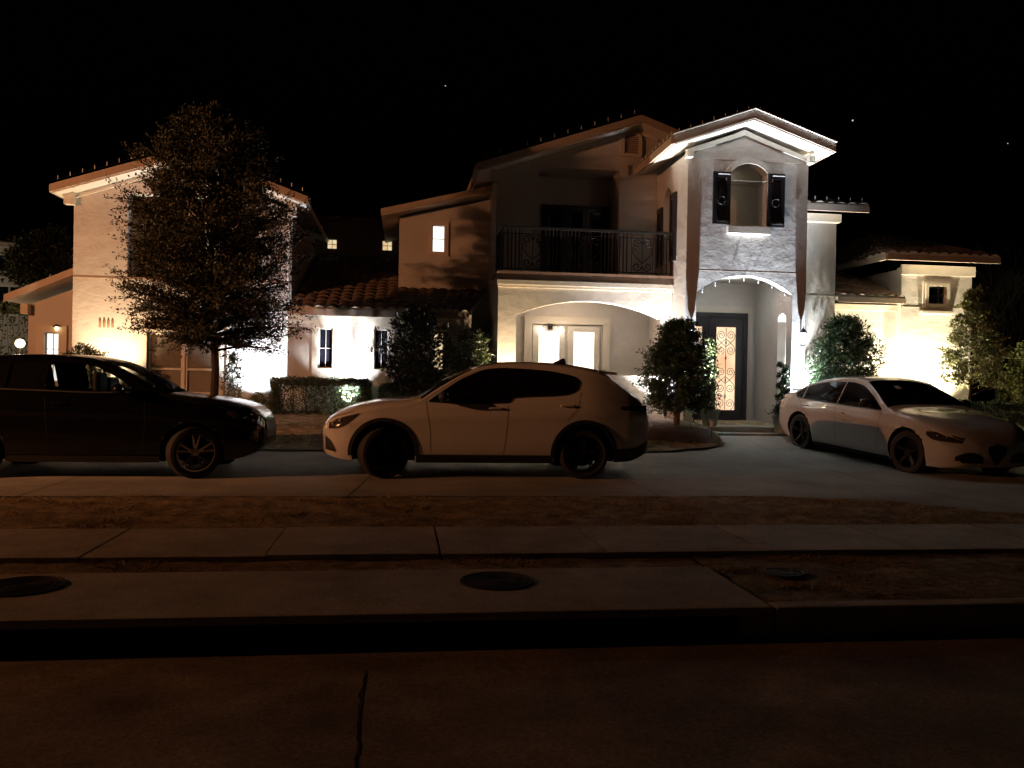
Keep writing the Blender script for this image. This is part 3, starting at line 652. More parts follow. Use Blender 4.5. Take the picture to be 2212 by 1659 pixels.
# street lamp, outside the frame at left
SLX, SLY, SLZ = -14.0, 8.25, 4.5
sl = empty('street_lamp', (SLX, SLY - .5, -.1), 'tall street lamp beyond the left edge of the photo', 'street lamp')
MB().tube([(SLX, SLY - .5, -.1), (SLX, SLY - .5, 4.4), (SLX, SLY - .4, 4.66), (SLX, SLY - .05, 4.7)], .06, 10, r2=.04).build('pole', IRON, sl)
MB().lathe([(.05, .22), (.2, .12), (.22, .05), (.18, .05)], 14, (SLX, SLY, SLZ)).build('lamp_head', IRON, sl)
light('sodium_lamp', 'SPOT', (SLX, SLY, SLZ - .02), 5200, SODIUM, sl, (-1.2, 20.6, 5.2), .12, 100, 1.0)
light('sodium_glow', 'POINT', (SLX, SLY, SLZ - .06), 950, (1, .37, .13), sl, size=.15)

# ------------------------------------------------------------------ cars
class Car:
    def __init__(s, zt, zb, wd, belt, hoodr, tum, x0, x1, roofw=1, n=110):
        s.zt, s.zb, s.wd, s.belt, s.hr, s.tum, s.x0, s.x1 = interp(zt), interp(zb), interp(wd), interp(belt), interp(hoodr), tum, x0, x1; s.n = n
    def side(s, x, z):
        zb, B, w_ = s.zb(x), s.belt(x), s.wd(x); zt = s.zt(x)
        Bm = min(B, zt - s.hr(x)) if False else B
        t = (z - zb) / max(.05, (Bm - zb))
        if z <= Bm:
            t = max(0, min(1, t))
            return w_ * (1 - .10 * max(0, (.42 - t) / .42) ** 2 - .045 * max(0, (t - .62) / .38) ** 2) + .020 * math.exp(-((t - .80) / .055) ** 2) * (w_ > .7)
        d = z - Bm
        return w_ * .955 - s.tum * d - .16 * d * d - .015 * min(1, d / .03)
    def ze(s, x): return s.zt(x) - s.hr(x)
    def cap(s, x, th):
        ze, zt = s.ze(x), s.zt(x); ye = s.side(x, ze); c_, d_ = math.cos(th), math.sin(th); p = .62
        return (x, ye * math.copysign(abs(c_) ** p, c_), ze + (zt - ze) * abs(d_) ** (p * 1.25))
    def ringpts(s, x):
        zb, ze = s.zb(x), s.ze(x); B = s.belt(x); pts = []
        zb2 = min(zb, ze - .02); yb = s.side(x, zb2)
        pts.append((x, yb * .8, zb2 - .0)); nl, ng, nc = 14, 9, 10
        lowtop = min(B, ze)
        for i in range(nl): 
            z = zb2 + .015 + (lowtop - zb2 - .015) * i / nl; pts.append((x, s.side(x, z), z))
        for i in range(ng):
            z = lowtop + max(0, ze - B) * i / ng; pts.append((x, s.side(x, z), z + 1e-4 * i))
        for i in range(nc): pts.append(s.cap(x, math.pi / 2 * i / nc))
        half = pts; top = (x, 0, s.zt(x))
        return half + [top] + [(p[0], -p[1], p[2]) for p in reversed(half)]
    def body(s):
        xs = [s.x0 + (s.x1 - s.x0) * (.5 - .5 * math.cos(math.pi * (.5 * (i / s.n) + .25 * (1 - math.cos(math.pi * i / s.n))))) for i in range(s.n + 1)]
        rs_ = [s.ringpts(x) for x in xs]; m = len(rs_[0]); vs = [p for r_ in rs_ for p in r_]; fs = []
        for i in range(s.n):
            for k_ in range(m):
                a = i * m + k_; b = i * m + (k_ + 1) % m; fs.append((a, b, b + m, a + m))
        fs.append(tuple(range(m - 1, -1, -1))); fs.append(tuple(s.n * m + k_ for k_ in range(m)))
        return MB().add(vs, fs, True)
    def patch(s, xa, xb, lo, hi, sgn, nx=40, nz=8, off=.005, th=0):
        """panel following the car's side between two curves"""
        vs = []; fs = []
        for i in range(nx + 1):
            x = xa + (xb - xa) * i / nx; a, b = lo(x), hi(x)
            for j in range(nz + 1):
                z = a + (b - a) * j / nz; vs.append((x, sgn * (s.side(x, z) + off), z))
        for i in range(nx):
            for j in range(nz):
                k_ = i * (nz + 1) + j; fs.append((k_, k_ + nz + 1, k_ + nz + 2, k_ + 1))
        return vs, fs
    def screen(s, xa, xb, tha, thb, off=.006, nx=16, nt_=20, bow=0):
        vs = []; fs = []
        for i in range(nx + 1):
            for j in range(nt_ + 1):
                th = tha(i / nx) + (thb(i / nx) - tha(i / nx)) * j / nt_; q = abs(j / nt_ * 2 - 1); x = xa + (xb - xa) * i / nx - bow * q * q
                p = s.cap(x, th); e = s.cap(x + .01, th); f = s.cap(x, th + .01); n_ = (Vector(e) - Vector(p)).cross(Vector(f) - Vector(p)).normalized()
                if n_.z < 0: n_ = -n_
                vs.append(Vector(p) + n_ * off)
        for i in range(nx):
            for j in range(nt_):
                k_ = i * (nt_ + 1) + j; fs.append((k_, k_ + nt_ + 1, k_ + nt_ + 2, k_ + 1))
        return vs, fs
    def line(s, pts, sgn, wd=.006, off=.003):
        vs = []; fs = []
        for i, (x, z) in enumerate(pts):
            a = pts[max(0, i - 1)]; b = pts[min(len(pts) - 1, i + 1)]; t = Vector((b[0] - a[0], b[1] - a[1])).normalized(); n_ = Vector((-t.y, t.x)) * wd / 2
            for q in (-1, 1):
                X, Z = x + n_.x * q, z + n_.y * q; vs.append((X, sgn * (s.side(X, Z) + off), Z))
        for i in range(len(pts) - 1): fs.append((2 * i, 2 * i + 1, 2 * i + 3, 2 * i + 2))
        return vs, fs
def sub(pts, n=8):
    out = []
    for a, b in zip(pts[:-1], pts[1:]): out += [(a[0] + (b[0] - a[0]) * i / n, a[1] + (b[1] - a[1]) * i / n) for i in range(n)]
    return out + [pts[-1]]
def boolean(o, cutters):
    for c_ in cutters:
        m_ = o.modifiers.new('cut', 'BOOLEAN'); m_.object = c_; m_.operation = 'DIFFERENCE'; m_.solver = 'EXACT'
    bpy.context.view_layer.update(); dg = bpy.context.evaluated_depsgraph_get()
    me = bpy.data.meshes.new_from_object(o.evaluated_get(dg)); o.modifiers.clear(); o.data = me
    for c_ in cutters: bpy.data.objects.remove(c_)
def make_wheel(r, wd, rimmat, spokes, root, x, y, steer=0, out=-1, style=0):
    """wheel with axis along y at (x,y,r); out = outward side"""
    W = bpy.data.objects.new('wheel', None); COL.objects.link(W); W.location = (x, y, r); W.rotation_euler = (0, 0, steer); W.parent = root
    h = wd / 2; rr_ = r * .72
    prof = [(rr_, -h * .86), (r * .86, -h), (r * .965, -h * .88), (r, -h * .6), (r, h * .6), (r * .965, h * .88), (r * .86, h), (rr_, h * .86)]
    t = MB().lathe(prof, 56, axis='y', closed=True); ty = t.build('tyre', RUBBER, None); ty.parent = W
    b = MB()
    b.lathe([(rr_ + .004, out * h * .90), (rr_ - .012, out * h * .92), (rr_ - .02, out * h * .7), (rr_ - .03, 0), (rr_ - .02, -out * h * .8), (rr_ + .004, -out * h * .8)], 48, axis='y', closed=True)
    b.lathe([(.001, out * h * .62), (.05, out * h * .60), (.062, out * h * .45), (.062, out * h * .2), (.001, out * h * .2)], 20, axis='y')
    for k_ in range(spokes):
        for dq in ((-.085, .085) if style == 0 else (-.13, .13)):
            a0 = 2 * math.pi * k_ / spokes + math.pi / 2; a1 = a0 + (dq if style == 0 else dq * 1.6); a0 = a0 + dq * .45
            p0 = Vector((.045 * math.cos(a0), out * h * .5, .045 * math.sin(a0))); p1 = Vector(((rr_ - .012) * math.cos(a1), out * h * .84, (rr_ - .012) * math.sin(a1)))
            dv = (p1 - p0); n_ = Vector((-dv.z, 0, dv.x)).normalized() * .013; q = Vector((0, out * .018, 0))
            b.add([p0 - n_, p0 + n_, p1 + n_ * .9, p1 - n_ * .9, p0 - n_ - q, p0 + n_ - q, p1 + n_ - q, p1 - n_ - q], [(0, 1, 2, 3), (7, 6, 5, 4), (0, 4, 5, 1), (1, 5, 6, 2), (2, 6, 7, 3), (3, 7, 4, 0)])
    ri = b.build('rim', rimmat, None); ri.parent = W
    ds = MB().lathe([(.05, -out * h * .1), (r * .50, -out * h * .1), (r * .50, -out * h * .2), (.05, -out * h * .2)], 32, axis='y', closed=True).build('brake_disc', RIMB, None); ds.parent = W
    return W
def place(o, root): o.parent = root; return o
def add_part(root, name, m, *chunks, smooth=True, fix=False):
    b = MB()
    for vs, fs in chunks: b.add(vs, fs, smooth)
    return place(b.build(name, m, None, fix=fix), root)
def arches(car, root, xs, r, rc, clad, out=.07, wmat=PLAST, wide=.955):
    cut = []
    for x in xs:
        for sg in (-1, 1):
            b = MB(); n = 40; y0, y1 = sg * .50, sg * 1.2
            b.lathe([(rc, y0), (rc, y1)], 48, (x, 0, r), axis='y'); cut.append(b.build('cutter', PLAST, None))
    return cut
def cladding(car, sgn, x, zc, r0_, r1_, a0=-5, a1=185, off=.012):
    vs = []; fs = []; n = 40
    for i in range(n + 1):
        a = R(a0 + (a1 - a0) * i / n)
        for rr_, of in ((r0_ - .004, -.03), (r0_, off), (r1_, off), (r1_ + .004, -.004)):
            X, Z = x + rr_ * math.cos(a), zc + rr_ * math.sin(a); Z = max(Z, car.zb(X) + .01)
            vs.append((X, sgn * (car.side(X, Z) + of), Z))
    for i in range(n):
        for j in range(3): k_ = i * 4 + j; fs.append((k_, k_ + 4, k_ + 5, k_ + 1))
    return vs, fs
def build_car(name, loc, rz, label, spec):
    root = empty(name, loc, label, spec.get('cat', 'car'), 'cars parked on the circular driveway', rz)
    car = Car(*spec['shape']); pm = spec['paint']
    body = car.body().build('body', pm, None); r = spec['r']; xs = spec['axles']
    boolean(body, arches(car, root, xs, r, spec['arch'], 0)); place(body, root)
    me = body.data
    if len(me.materials) < 2: me.materials.append(PLAST)
    pi = [i for i, m_ in enumerate(me.materials) if m_ == PLAST][0]
    for p in me.polygons:
        cx, cy, cz = p.center
        if any((cx - x) ** 2 + (cz - r) ** 2 < (spec['arch'] + .006) ** 2 for x in xs) and abs(cy) > .49: p.material_index = pi; p.use_smooth = False
    # wheel-well liners
    for sg in (-1, 1):
        side = bpy.data.objects
        for x in xs: pass
    cl = []
    for sg in (-1, 1):
        for x in xs:
            if spec.get('clad'): cl.append(cladding(car, sg, x, r, spec['arch'] - .002, spec['arch'] + spec['clad']))
    for q in cl: add_part(root, 'arch_cladding', spec.get('cladmat', PLAST), q)
    # sill
    lo = lambda x: car.zb(x) + .0; hi = lambda x: car.zb(x) + spec['sillh']
    for sg in (-1, 1): add_part(root, 'sill', PLAST, car.patch(xs[1] + spec['arch'] + .01, xs[0] - spec['arch'] - .01, lo, hi, sg, 20, 3, .014))
    # windows
    wl, wh = interp(spec['wlo']), interp(spec['whi']); wx0, wx1 = spec['wlo'][0][0], spec['wlo'][-1][0]
    for sg in (-1, 1):
        for (a, b) in spec['wins']:
            add_part(root, 'side_window', spec.get('glass', GLASSD) if b > .5 else GLASSD, car.patch(a, b, wl, wh, sg, 50, 8, .006))
        if spec.get('winline', True):
            n = 60; up_ = [(wx0 + (wx1 - wx0) * i / n, wl(wx0 + (wx1 - wx0) * i / n) - .008) for i in range(n + 1)]
            add_part(root, 'window_trim', PLAST, car.line(up_, sg, .018, .009))
        for pl in spec['gaps']: 
            add_part(root, 'door_gap', DARKC, car.line(sub(pl), sg))
        for (hx, hz) in spec['handles']:
            yy = car.side(hx, hz); b = MB(); pts = [(hx - .10, sg * (yy + .004), hz), (hx - .085, sg * (yy + .032), hz + .002), (hx, sg * (yy + .042), hz + .005), (hx + .085, sg * (yy + .032), hz + .002), (hx + .10, sg * (yy + .004), hz)]
            b.tube(pts, .014, 8); place(b.build('door_handle', pm, None), root)
        # mirror
        mx, mz = spec['mirror']; yy = car.side(mx, mz)
        b = MB(); b.sphere((mx, sg * (yy + .14), mz + .09), .1, 14, (.75, 1.15, .78)); b.tube([(mx + .02, sg * (yy - .02), mz + .02), (mx, sg * (yy + .09), mz + .05)], .022, 8)
        mo = place(b.build('mirror', spec.get('mirmat', pm), None), root)
        gl = MB().sphere((mx - .062, sg * (yy + .14), mz + .09), .085, 12, (.2, 1.05, .72)); place(gl.build('mirror_glass', CHROME, None), mo)
    for nm, xa, xb, ta, tb, tc_, td, bow in spec['screens']:
        add_part(root, nm, spec.get('wsglass', GLASSD), car.screen(xa, xb, lambda t: R(ta + (tb - ta) * t), lambda t: R(180 - ta - (tb - ta) * t), bow=bow))
    for (x, y, st_) in [(xs[0], 1, spec['steer']), (xs[1], 1, 0), (xs[0], -1, spec['steer']), (xs[1], -1, 0)]:
        make_wheel(r, spec['ww'], spec['rim'], 5, root, x, y * spec['track'], st_, y, spec.get('wstyle', 0))
    return root, car
def flat_on_nose(car, sgn, ring_, off=.006, n=1):
    """project (y,z) outline points onto the front surface by searching x"""
    out = []
    for y, z in ring_:
        lo_, hi_ = car.xm, car.x1
        def inside(x): return z < car.zt(x) and z > car.zb(x) - .02 and abs(y) < car_half(car, x, z)
        a, b = lo_, hi_
        for _ in range(30):
            m_ = (a + b) / 2
            if inside(m_): a = m_
            else: b = m_
        out.append((a + off, y, z))
    return out
def car_half(car, x, z):
    ze = car.ze(x)
    if z <= ze: return car.side(x, z)
    zt = car.zt(x); t = min(1, max(0, (z - ze) / max(1e-4, zt - ze))); s_ = t ** (1 / (.62 * 1.25)); c_ = math.sqrt(max(0, 1 - s_ * s_)); return car.side(x, ze) * c_ ** .62
def nose_patch(car, poly, off=.006, n=14):
    """fill a (y,z) outline given as lower and upper curves: poly = (ya,yb,lo,hi)"""
    ya, yb, lo, hi = poly; pts = []
    for i in range(n + 1):
        y = ya + (yb - ya) * i / n
        for j in range(9): pts.append((y, lo(y) + (hi(y) - lo(y)) * j / 8))
    P = flat_on_nose(car, 1, pts, off); fs = []
    for i in range(n):
        for j in range(8): k_ = i * 9 + j; fs.append((k_, k_ + 9, k_ + 10, k_ + 1))
    return P, fs

# ---- white SUV, nose to the left
zt = [(-2.66, .62), (-2.645, .86), (-2.6, 1.02), (-2.55, 1.10), (-2.48, 1.20), (-2.3, 1.31), (-2.0, 1.50), (-1.85, 1.60), (-1.6, 1.655), (-1.16, 1.715), (-.75, 1.735), (-.34, 1.725), (-.07, 1.69), (.17, 1.63), (.46, 1.49), (.85, 1.26), (.98, 1.185), (1.1, 1.165), (1.48, 1.13), (1.82, 1.07), (2.1, .97), (2.25, .88), (2.34, .77), (2.385, .62)]
zb = [(-2.66, .48), (-2.55, .36), (-2.2, .25), (-1, .23), (1, .23), (2.0, .25), (2.3, .33), (2.385, .44)]
wd = [(-2.66, .55), (-2.62, .66), (-2.5, .77), (-2.2, .87), (-1.5, .945), (0, .93), (1.5, .94), (1.9, .90), (2.15, .80), (2.28, .66), (2.35, .48), (2.385, .30)]
belt = [(-2.66, 1.05), (-1.6, 1.19), (-1, 1.13), (0, 1.06), (.8, 1.05), (1.2, 1.02), (2.0, .92), (2.385, .62)]
hr = [(-2.66, .04), (-2.5, .12), (-2.0, .10), (-1, .085), (0, .085), (.7, .10), (1.0, .13), (1.6, .16), (2.1, .14), (2.3, .10), (2.385, .05)]
wlo = [(-1.42, 1.44), (-1.37, 1.33), (-1.2, 1.255), (-1.01, 1.235), (-.41, 1.195), (-.36, 1.12), (0, 1.11), (.25, 1.11), (.60, 1.115), (.82, 1.125)]
whi = [(-1.42, 1.45), (-1.37, 1.50), (-1.23, 1.545), (-.87, 1.60), (-.29, 1.625), (-.06, 1.605), (.26, 1.49), (.55, 1.32), (.82, 1.13)]
cp = lambda L: [((x if x > -1.47 else -1.47 + (x + 1.47) * .90), v) for x, v in L]
zt, zb, wd, belt, hr1, wlo, whi = map(cp, (zt, zb, wd, belt, hr, wlo, whi)); TX = -1.47 + (-2.66 + 1.47) * .90
spec = dict(shape=(zt, zb, wd, belt, hr1, .42, TX, 2.385), paint=PWHITE, r=.37, arch=.455, clad=.05, axles=(1.46, -1.47), sillh=.12, wlo=wlo, whi=whi, wins=[(-1.42, .82)],
    gaps=[[(.86, 1.12), (.84, .95), (.80, .7), (.79, .36)], [(-.33, 1.10), (-.32, .8), (-.27, .36)], [(-1.42, 1.28), (-1.36, 1.05), (-1.2, .86)], [(2.28, .84), (1.9, .96), (1.3, 1.04), (.95, 1.10)]],
    handles=[(-.14, 1.03), (-1.2, 1.08)], mirror=(.62, 1.10), mirmat=PLAST, screens=[('windscreen', .93, .20, 22, 26, 0, 0, .0), ('rear_window', -2.36, -1.90, 10, 16, 0, 0, 0)], steer=R(24), ww=.25, rim=RIMB, track=.79)
SUV, sc_ = build_car('parked_suv', (1.22, 13.2, .0), math.pi, 'white sport utility vehicle parked side-on in the middle of the driveway, nose to the left', spec); sc_.xm = 1.3
b = MB().add(*[[(-1.72, -.66, 1.625), (-1.72, .66, 1.625), (-2.02, .60, 1.585), (-2.02, -.60, 1.585), (-1.72, -.66, 1.58), (-1.72, .66, 1.58), (-2.02, .60, 1.55), (-2.02, -.60, 1.55)], [(0, 1, 2, 3), (7, 6, 5, 4), (0, 4, 5, 1), (1, 5, 6, 2), (2, 6, 7, 3), (3, 7, 4, 0)]])
place(b.build('rear_spoiler', PWHITE, None, bevel=.012), SUV)
b = MB().add([(-1.10, -.02, 1.71), (-1.10, .02, 1.71), (-1.34, .035, 1.69), (-1.34, -.035, 1.69), (-1.29, 0, 1.80), (-1.33, 0, 1.795)], [(0, 1, 4), (1, 2, 5, 4), (0, 4, 5, 3), (2, 3, 5), (0, 3, 2, 1)]); place(b.build('roof_antenna', PLAST, None), SUV)
for sg in (-1, 1):
    add_part(SUV, 'roof_rail', CHROME, car_rail := (lambda: (lambda m_: (m_.v, m_.f))(MB().tube([(x, sg * (sc_.side(x, sc_.ze(x)) - .06), sc_.zt(x) - .025) for x in rng(-1.7, .1, 20)], .014, 6)))())
    lo = interp([(1.80, .93), (1.95, .80), (2.10, .72), (2.24, .70)]); hi = interp([(1.80, .935), (1.95, .90), (2.10, .86), (2.24, .80)])
    hl = add_part(SUV, 'headlight', LAMPG, sc_.patch(1.80, 2.25, lambda x: lo(x), lambda x: hi(x), sg, 14, 5, .008))
    for xx, zz in ((2.06, .815), (2.17, .765)):
        place(MB().sphere((xx, sg * (sc_.side(xx, zz) + .004), zz), .032, 10, (1, .5, 1)).build('projector_lens', CHROME, None), hl)
    add_part(SUV, 'air_intake', PLAST, sc_.patch(2.14, 2.30, interp([(2.14, .37), (2.30, .40)]), interp([(2.14, .40), (2.2, .52), (2.30, .60)]), sg, 10, 4, .008))
    tl = add_part(SUV, 'tail_light', REDD, sc_.patch(-2.46, -2.02, interp([(-2.46, 1.0), (-2.02, 1.03)]), interp([(-2.46, 1.10), (-2.02, 1.08)]), sg, 12, 3, .01))
    add_part(SUV, 'bumper_cladding', PLAST, sc_.patch(-2.53, -1.93, lambda x: sc_.zb(x) + .005, interp([(-2.53, .60), (-2.25, .47), (-1.93, .44)]), sg, 16, 4, .012))
add_part(SUV, 'grille', PLAST, nose_patch(sc_, (-.2, .2, lambda y: .46 + abs(y) * .8, lambda y: .78 - abs(y) * .1)))

# ---- black SUV, nose to the right, tail outside the frame
zt = [(-2.5, .6), (-2.46, .9), (-2.4, 1.15), (-2.25, 1.35), (-2.0, 1.53), (-1.7, 1.63), (-1.2, 1.68), (-.8, 1.70), (-.3, 1.70), (-.03, 1.68), (.22, 1.62), (.46, 1.51), (.75, 1.35), (1.0, 1.20), (1.15, 1.17), (1.63, 1.12), (1.93, 1.07), (2.13, 1.01), (2.27, .93), (2.34, .84), (2.38, .64)]
zb = [(-2.5, .45), (-2.3, .3), (-1, .22), (1, .22), (1.9, .24), (2.2, .32), (2.38, .44)]
wd = [(-2.5, .62), (-2.4, .78), (-2.2, .88), (-1.5, .93), (0, .93), (1.4, .94), (1.9, .91), (2.15, .84), (2.28, .72), (2.35, .58), (2.38, .45)]
belt = [(-2.5, 1.0), (-1.5, 1.16), (0, 1.12), (.8, 1.10), (1.2, 1.04), (2.0, .95), (2.38, .7)]
wlo = [(-1.75, 1.34), (-1.6, 1.26), (-1.2, 1.22), (-.5, 1.20), (.1, 1.185), (.50, 1.19), (.70, 1.20)]
whi = [(-1.75, 1.40), (-1.6, 1.48), (-1.2, 1.55), (-.5, 1.585), (0, 1.56), (.25, 1.47), (.50, 1.33), (.70, 1.205)]
TG = bpy.data.materials.new('clear_car_glass'); TG.use_nodes = True
n_ = TG.node_tree.nodes; l_ = TG.node_tree.links; tr_ = n_.new('ShaderNodeBsdfTransparent'); tr_.inputs[0].default_value = (.55, .57, .55, 1); gl_ = n_.new('ShaderNodeBsdfGlossy'); gl_.inputs['Roughness'].default_value = .02; mx_ = n_.new('ShaderNodeMixShader'); mx_.inputs[0].default_value = .06
l_.new(tr_.outputs[0], mx_.inputs[1]); l_.new(gl_.outputs[0], mx_.inputs[2]); l_.new(mx_.outputs[0], n_['Material Output'].inputs[0])
spec = dict(shape=(zt, zb, wd, belt, hr, .42, -2.5, 2.38), paint=PBLACK, r=.36, arch=.43, axles=(1.44, -1.42), sillh=.09, wlo=wlo, whi=whi, wins=[(-1.75, -1.02), (-.98, -.52), (-.48, .70)],
    gaps=[[(.80, 1.1), (.82, .8), (.78, .34)], [(-.50, 1.16), (-.46, .8), (-.44, .34)], [(2.2, .86), (1.8, 1.0), (1.2, 1.1)]], handles=[(-.30, 1.02), (-1.2, 1.06)], mirror=(.50, 1.14),
    screens=[('windscreen', .95, .16, 22, 26, 0, 0, 0), ('rear_window', -2.35, -2.0, 30, 34, 0, 0, 0)], steer=R(30), ww=.24, rim=RIMS, track=.80, wstyle=1, glass=TG, wsglass=TG)
BLK, bc = build_car('parked_suv', (-4.30, 13.15, .0), 0, 'black sport utility vehicle at the left edge, its front wheel with silver spokes', spec); bc.xm = 1.3
# hollow cabin so that the lit wall shows through its front window and windscreen
bd = [c_ for c_ in BLK.children if c_.name.startswith('body')][0]
def cutter(poly, y0, y1): return MB().prism(poly, [], y0, y1).build('cutter', PLAST, None)
side_poly = [(x, wl_) for x, wl_ in [(x, interp(wlo)(x) + .012) for x in rng(-1.7, .64, 24)]] + [(x, interp(whi)(x) - .012) for x in reversed(rng(-1.7, .64, 24))]
cabin = MB().prism([(-1.9, .5), (.75, .5), (.98, 1.12), (.66, 1.33), (.28, 1.53), (-.1, 1.625), (-1.2, 1.625), (-1.9, 1.45)], [], -.60, .60).build('cutter', PLAST, None)
wsc = MB().prism([(-.52, 0), (.52, 0), (.58, 1), (-.58, 1)], [], 0, 1).build('cutter', PLAST, None)
ws = MB(); ws.v = [(.99, -.66, 1.06), (.99, .66, 1.06), (.22, .56, 1.53), (.22, -.56, 1.53), (1.15, -.66, 1.30), (1.15, .66, 1.30), (.40, .56, 1.80), (.40, -.56, 1.80)]; ws.f = [(0, 1, 2, 3), (7, 6, 5, 4), (0, 4, 5, 1), (1, 5, 6, 2), (2, 6, 7, 3), (3, 7, 4, 0)]; ws.sm = [False] * 6
bpy.data.objects.remove(wsc); wsc = ws.build('cutter', PLAST, None)
bd_mw = bd.parent; bd.parent = None
boolean(bd, [cabin]); boolean(bd, [cutter(side_poly, -1.2, 1.2)]); boolean(bd, [wsc]); bd.parent = bd_mw
place(MB().box(.02, .12, -.28, -.62, .9, 1.45).box(-.12, .10, -.62, -.2, .6, .95).build('seat', PLAST, None, bevel=.04), BLK)
place(MB().box(-.14, .0, .2, .62, .6, 1.38).box(-1.2, -1.05, -.6, .6, .6, 1.36).build('seat', PLAST, None, bevel=.04), BLK)
place(MB().tube([(.42 + .06 * math.sin(a), -.38 + .18 * math.cos(a), 1.12 + .17 * math.sin(a)) for a in [2 * math.pi * i / 20 for i in range(20)]], .016, 6, True).build('steering_wheel', PLAST, None), BLK)
for sg in (-1, 1):
    hl = add_part(BLK, 'headlight', LAMPG, bc.patch(1.90, 2.32, interp([(1.90, .90), (2.1, .80), (2.32, .76)]), interp([(1.90, .95), (2.1, .93), (2.32, .86)]), sg, 14, 5, .008))
    for xx, zz in ((2.12, .86), (2.22, .82)): place(MB().sphere((xx, sg * (bc.side(xx, zz) + .002), zz), .028, 10, (1, .5, 1)).build('projector_lens', CHROME, None), hl)
    add_part(BLK, 'fog_light', LAMPG, bc.patch(2.20, 2.33, lambda x: .56, lambda x: .66, sg, 6, 3, .008))
add_part(BLK, 'grille', PLAST, nose_patch(bc, (-.42, .42, lambda y: .55, lambda y: .80)))

# ---- pearl white sedan, three-quarter front
zt = [(-2.36, .60), (-2.345, .80), (-2.30, .93), (-2.22, 1.02), (-2.05, 1.065), (-1.80, 1.09), (-1.5, 1.21), (-1.1, 1.345), (-.7, 1.415), (-.3, 1.43), (0, 1.40), (.4, 1.25), (.82, 1.05), (.98, .985), (1.3, .95), (1.7, .88), (1.95, .80), (2.1, .72), (2.2, .62), (2.23, .53)]
zb = [(-2.36, .45), (-2.2, .28), (-1.8, .2), (-1, .16), (1, .15), (1.9, .16), (2.15, .20), (2.23, .30)]
wd = [(-2.36, .60), (-2.30, .74), (-2.15, .84), (-1.8, .91), (-1.3, .935), (0, .90), (1.3, .93), (1.7, .90), (1.95, .82), (2.1, .70), (2.18, .56), (2.23, .36)]
belt = [(-2.36, .85), (-1.6, .97), (-.8, .94), (0, .90), (.8, .88), (1.2, .84), (1.9, .70), (2.23, .46)]
hr2 = [(-2.36, .05), (-2.1, .10), (-1.6, .09), (-.8, .08), (0, .08), (.7, .10), (1.0, .11), (1.7, .13), (2.1, .12), (2.23, .05)]
wlo = [(-1.62, 1.03), (-1.5, .985), (-1.1, .965), (0, .935), (.5, .93), (.74, .935)]
whi = [(-1.62, 1.04), (-1.45, 1.14), (-1.1, 1.25), (-.7, 1.31), (-.3, 1.325), (0, 1.29), (.35, 1.155), (.74, .945)]
spec = dict(shape=(zt, zb, wd, belt, hr2, .45, -2.36, 2.23), paint=PSILV, r=.335, arch=.385, clad=0, axles=(1.40, -1.40), sillh=.06, wlo=wlo, whi=whi, wins=[(-1.62, -1.38), (-1.35, -.42), (-.39, .74)],
    gaps=[[(.78, .92), (.78, .7), (.72, .26)], [(-.40, .93), (-.36, .6), (-.34, .26)], [(-1.45, .95), (-1.3, .8), (-1.08, .66)], [(2.05, .60), (1.7, .78), (1.2, .87), (.9, .93)]], handles=[(-.22, .80), (-1.22, .85)], mirror=(.52, .93), mirmat=PLAST,
    screens=[('windscreen', .86, .08, 18, 24, 0, 0, 0), ('rear_window', -1.82, -1.12, 26, 30, 0, 0, 0)], steer=R(6), ww=.245, rim=RIMB, track=.785, cat='car')
hd = math.atan2(-2.76, .37)
cs = Vector((math.cos(hd), math.sin(hd), 0)); lf = Vector((-cs.y, cs.x, 0))
mid = Vector((8.28, 14.84, 0)) - (-lf) * -.0
mid = Vector((8.28, 14.84, .06)) + lf * .9
SED, dc = build_car('parked_sedan', mid, hd, 'pearl white four door sedan on the right of the driveway, nose toward the street', spec); dc.xm = 1.2
SED.rotation_euler = (0, R(2.6), hd); SED.scale = (1.09, 1.09, 1.09)
for sg in (-1, 1):
    hl = add_part(SED, 'headlight', LAMPG, dc.patch(1.78, 2.16, interp([(1.78, .655), (1.92, .585), (2.16, .555)]), interp([(1.78, .70), (1.92, .705), (2.16, .635)]), sg, 14, 5, .008))
    for xx, zz in ((1.93, .655), (2.03, .635)): place(MB().sphere((xx, sg * (dc.side(xx, zz) + .004), zz), .02, 10, (1, .5, 1)).build('projector_lens', CHROME, None), hl)
    P = nose_patch(dc, (.24 * sg, .66 * sg, lambda y: .27 + .03 * (abs(y) > .6), lambda y: .30 + .13 * math.sin(math.pi * min(1, max(0, (abs(y) - .2) / .5))) ** .6), .008)
    add_part(SED, 'air_intake', PLAST, P)
    add_part(SED, 'tail_light', RED, dc.patch(-2.33, -2.02, interp([(-2.33, .76), (-2.02, .80)]), interp([(-2.33, .86), (-2.02, .85)]), sg, 8, 3, .01))
    add_part(SED, 'side_skirt', PLAST, dc.patch(-.98, .98, lambda x: dc.zb(x) + .0, lambda x: dc.zb(x) + .03, sg, 20, 2, .03))
add_part(SED, 'grille', PLAST, nose_patch(dc, (-.17, .17, lambda y: .22 + abs(y) * 1.2, lambda y: .56 - abs(y) * .3), .010))
add_part(SED, 'windscreen_tag', WHITEF, dc.screen(.30, .40, lambda t: R(97), lambda t: R(104), off=.011, nx=2, nt_=3))
b = MB().add([(-2.05, -.62, 1.075), (-2.05, .62, 1.075), (-2.26, .58, 1.10), (-2.26, -.58, 1.10), (-2.05, -.62, 1.06), (-2.05, .62, 1.06), (-2.26, .58, 1.085), (-2.26, -.58, 1.085)], [(0, 1, 2, 3), (7, 6, 5, 4), (0, 4, 5, 1), (1, 5, 6, 2), (2, 6, 7, 3), (3, 7, 4, 0)]); place(b.build('boot_spoiler', PLAST, None), SED)

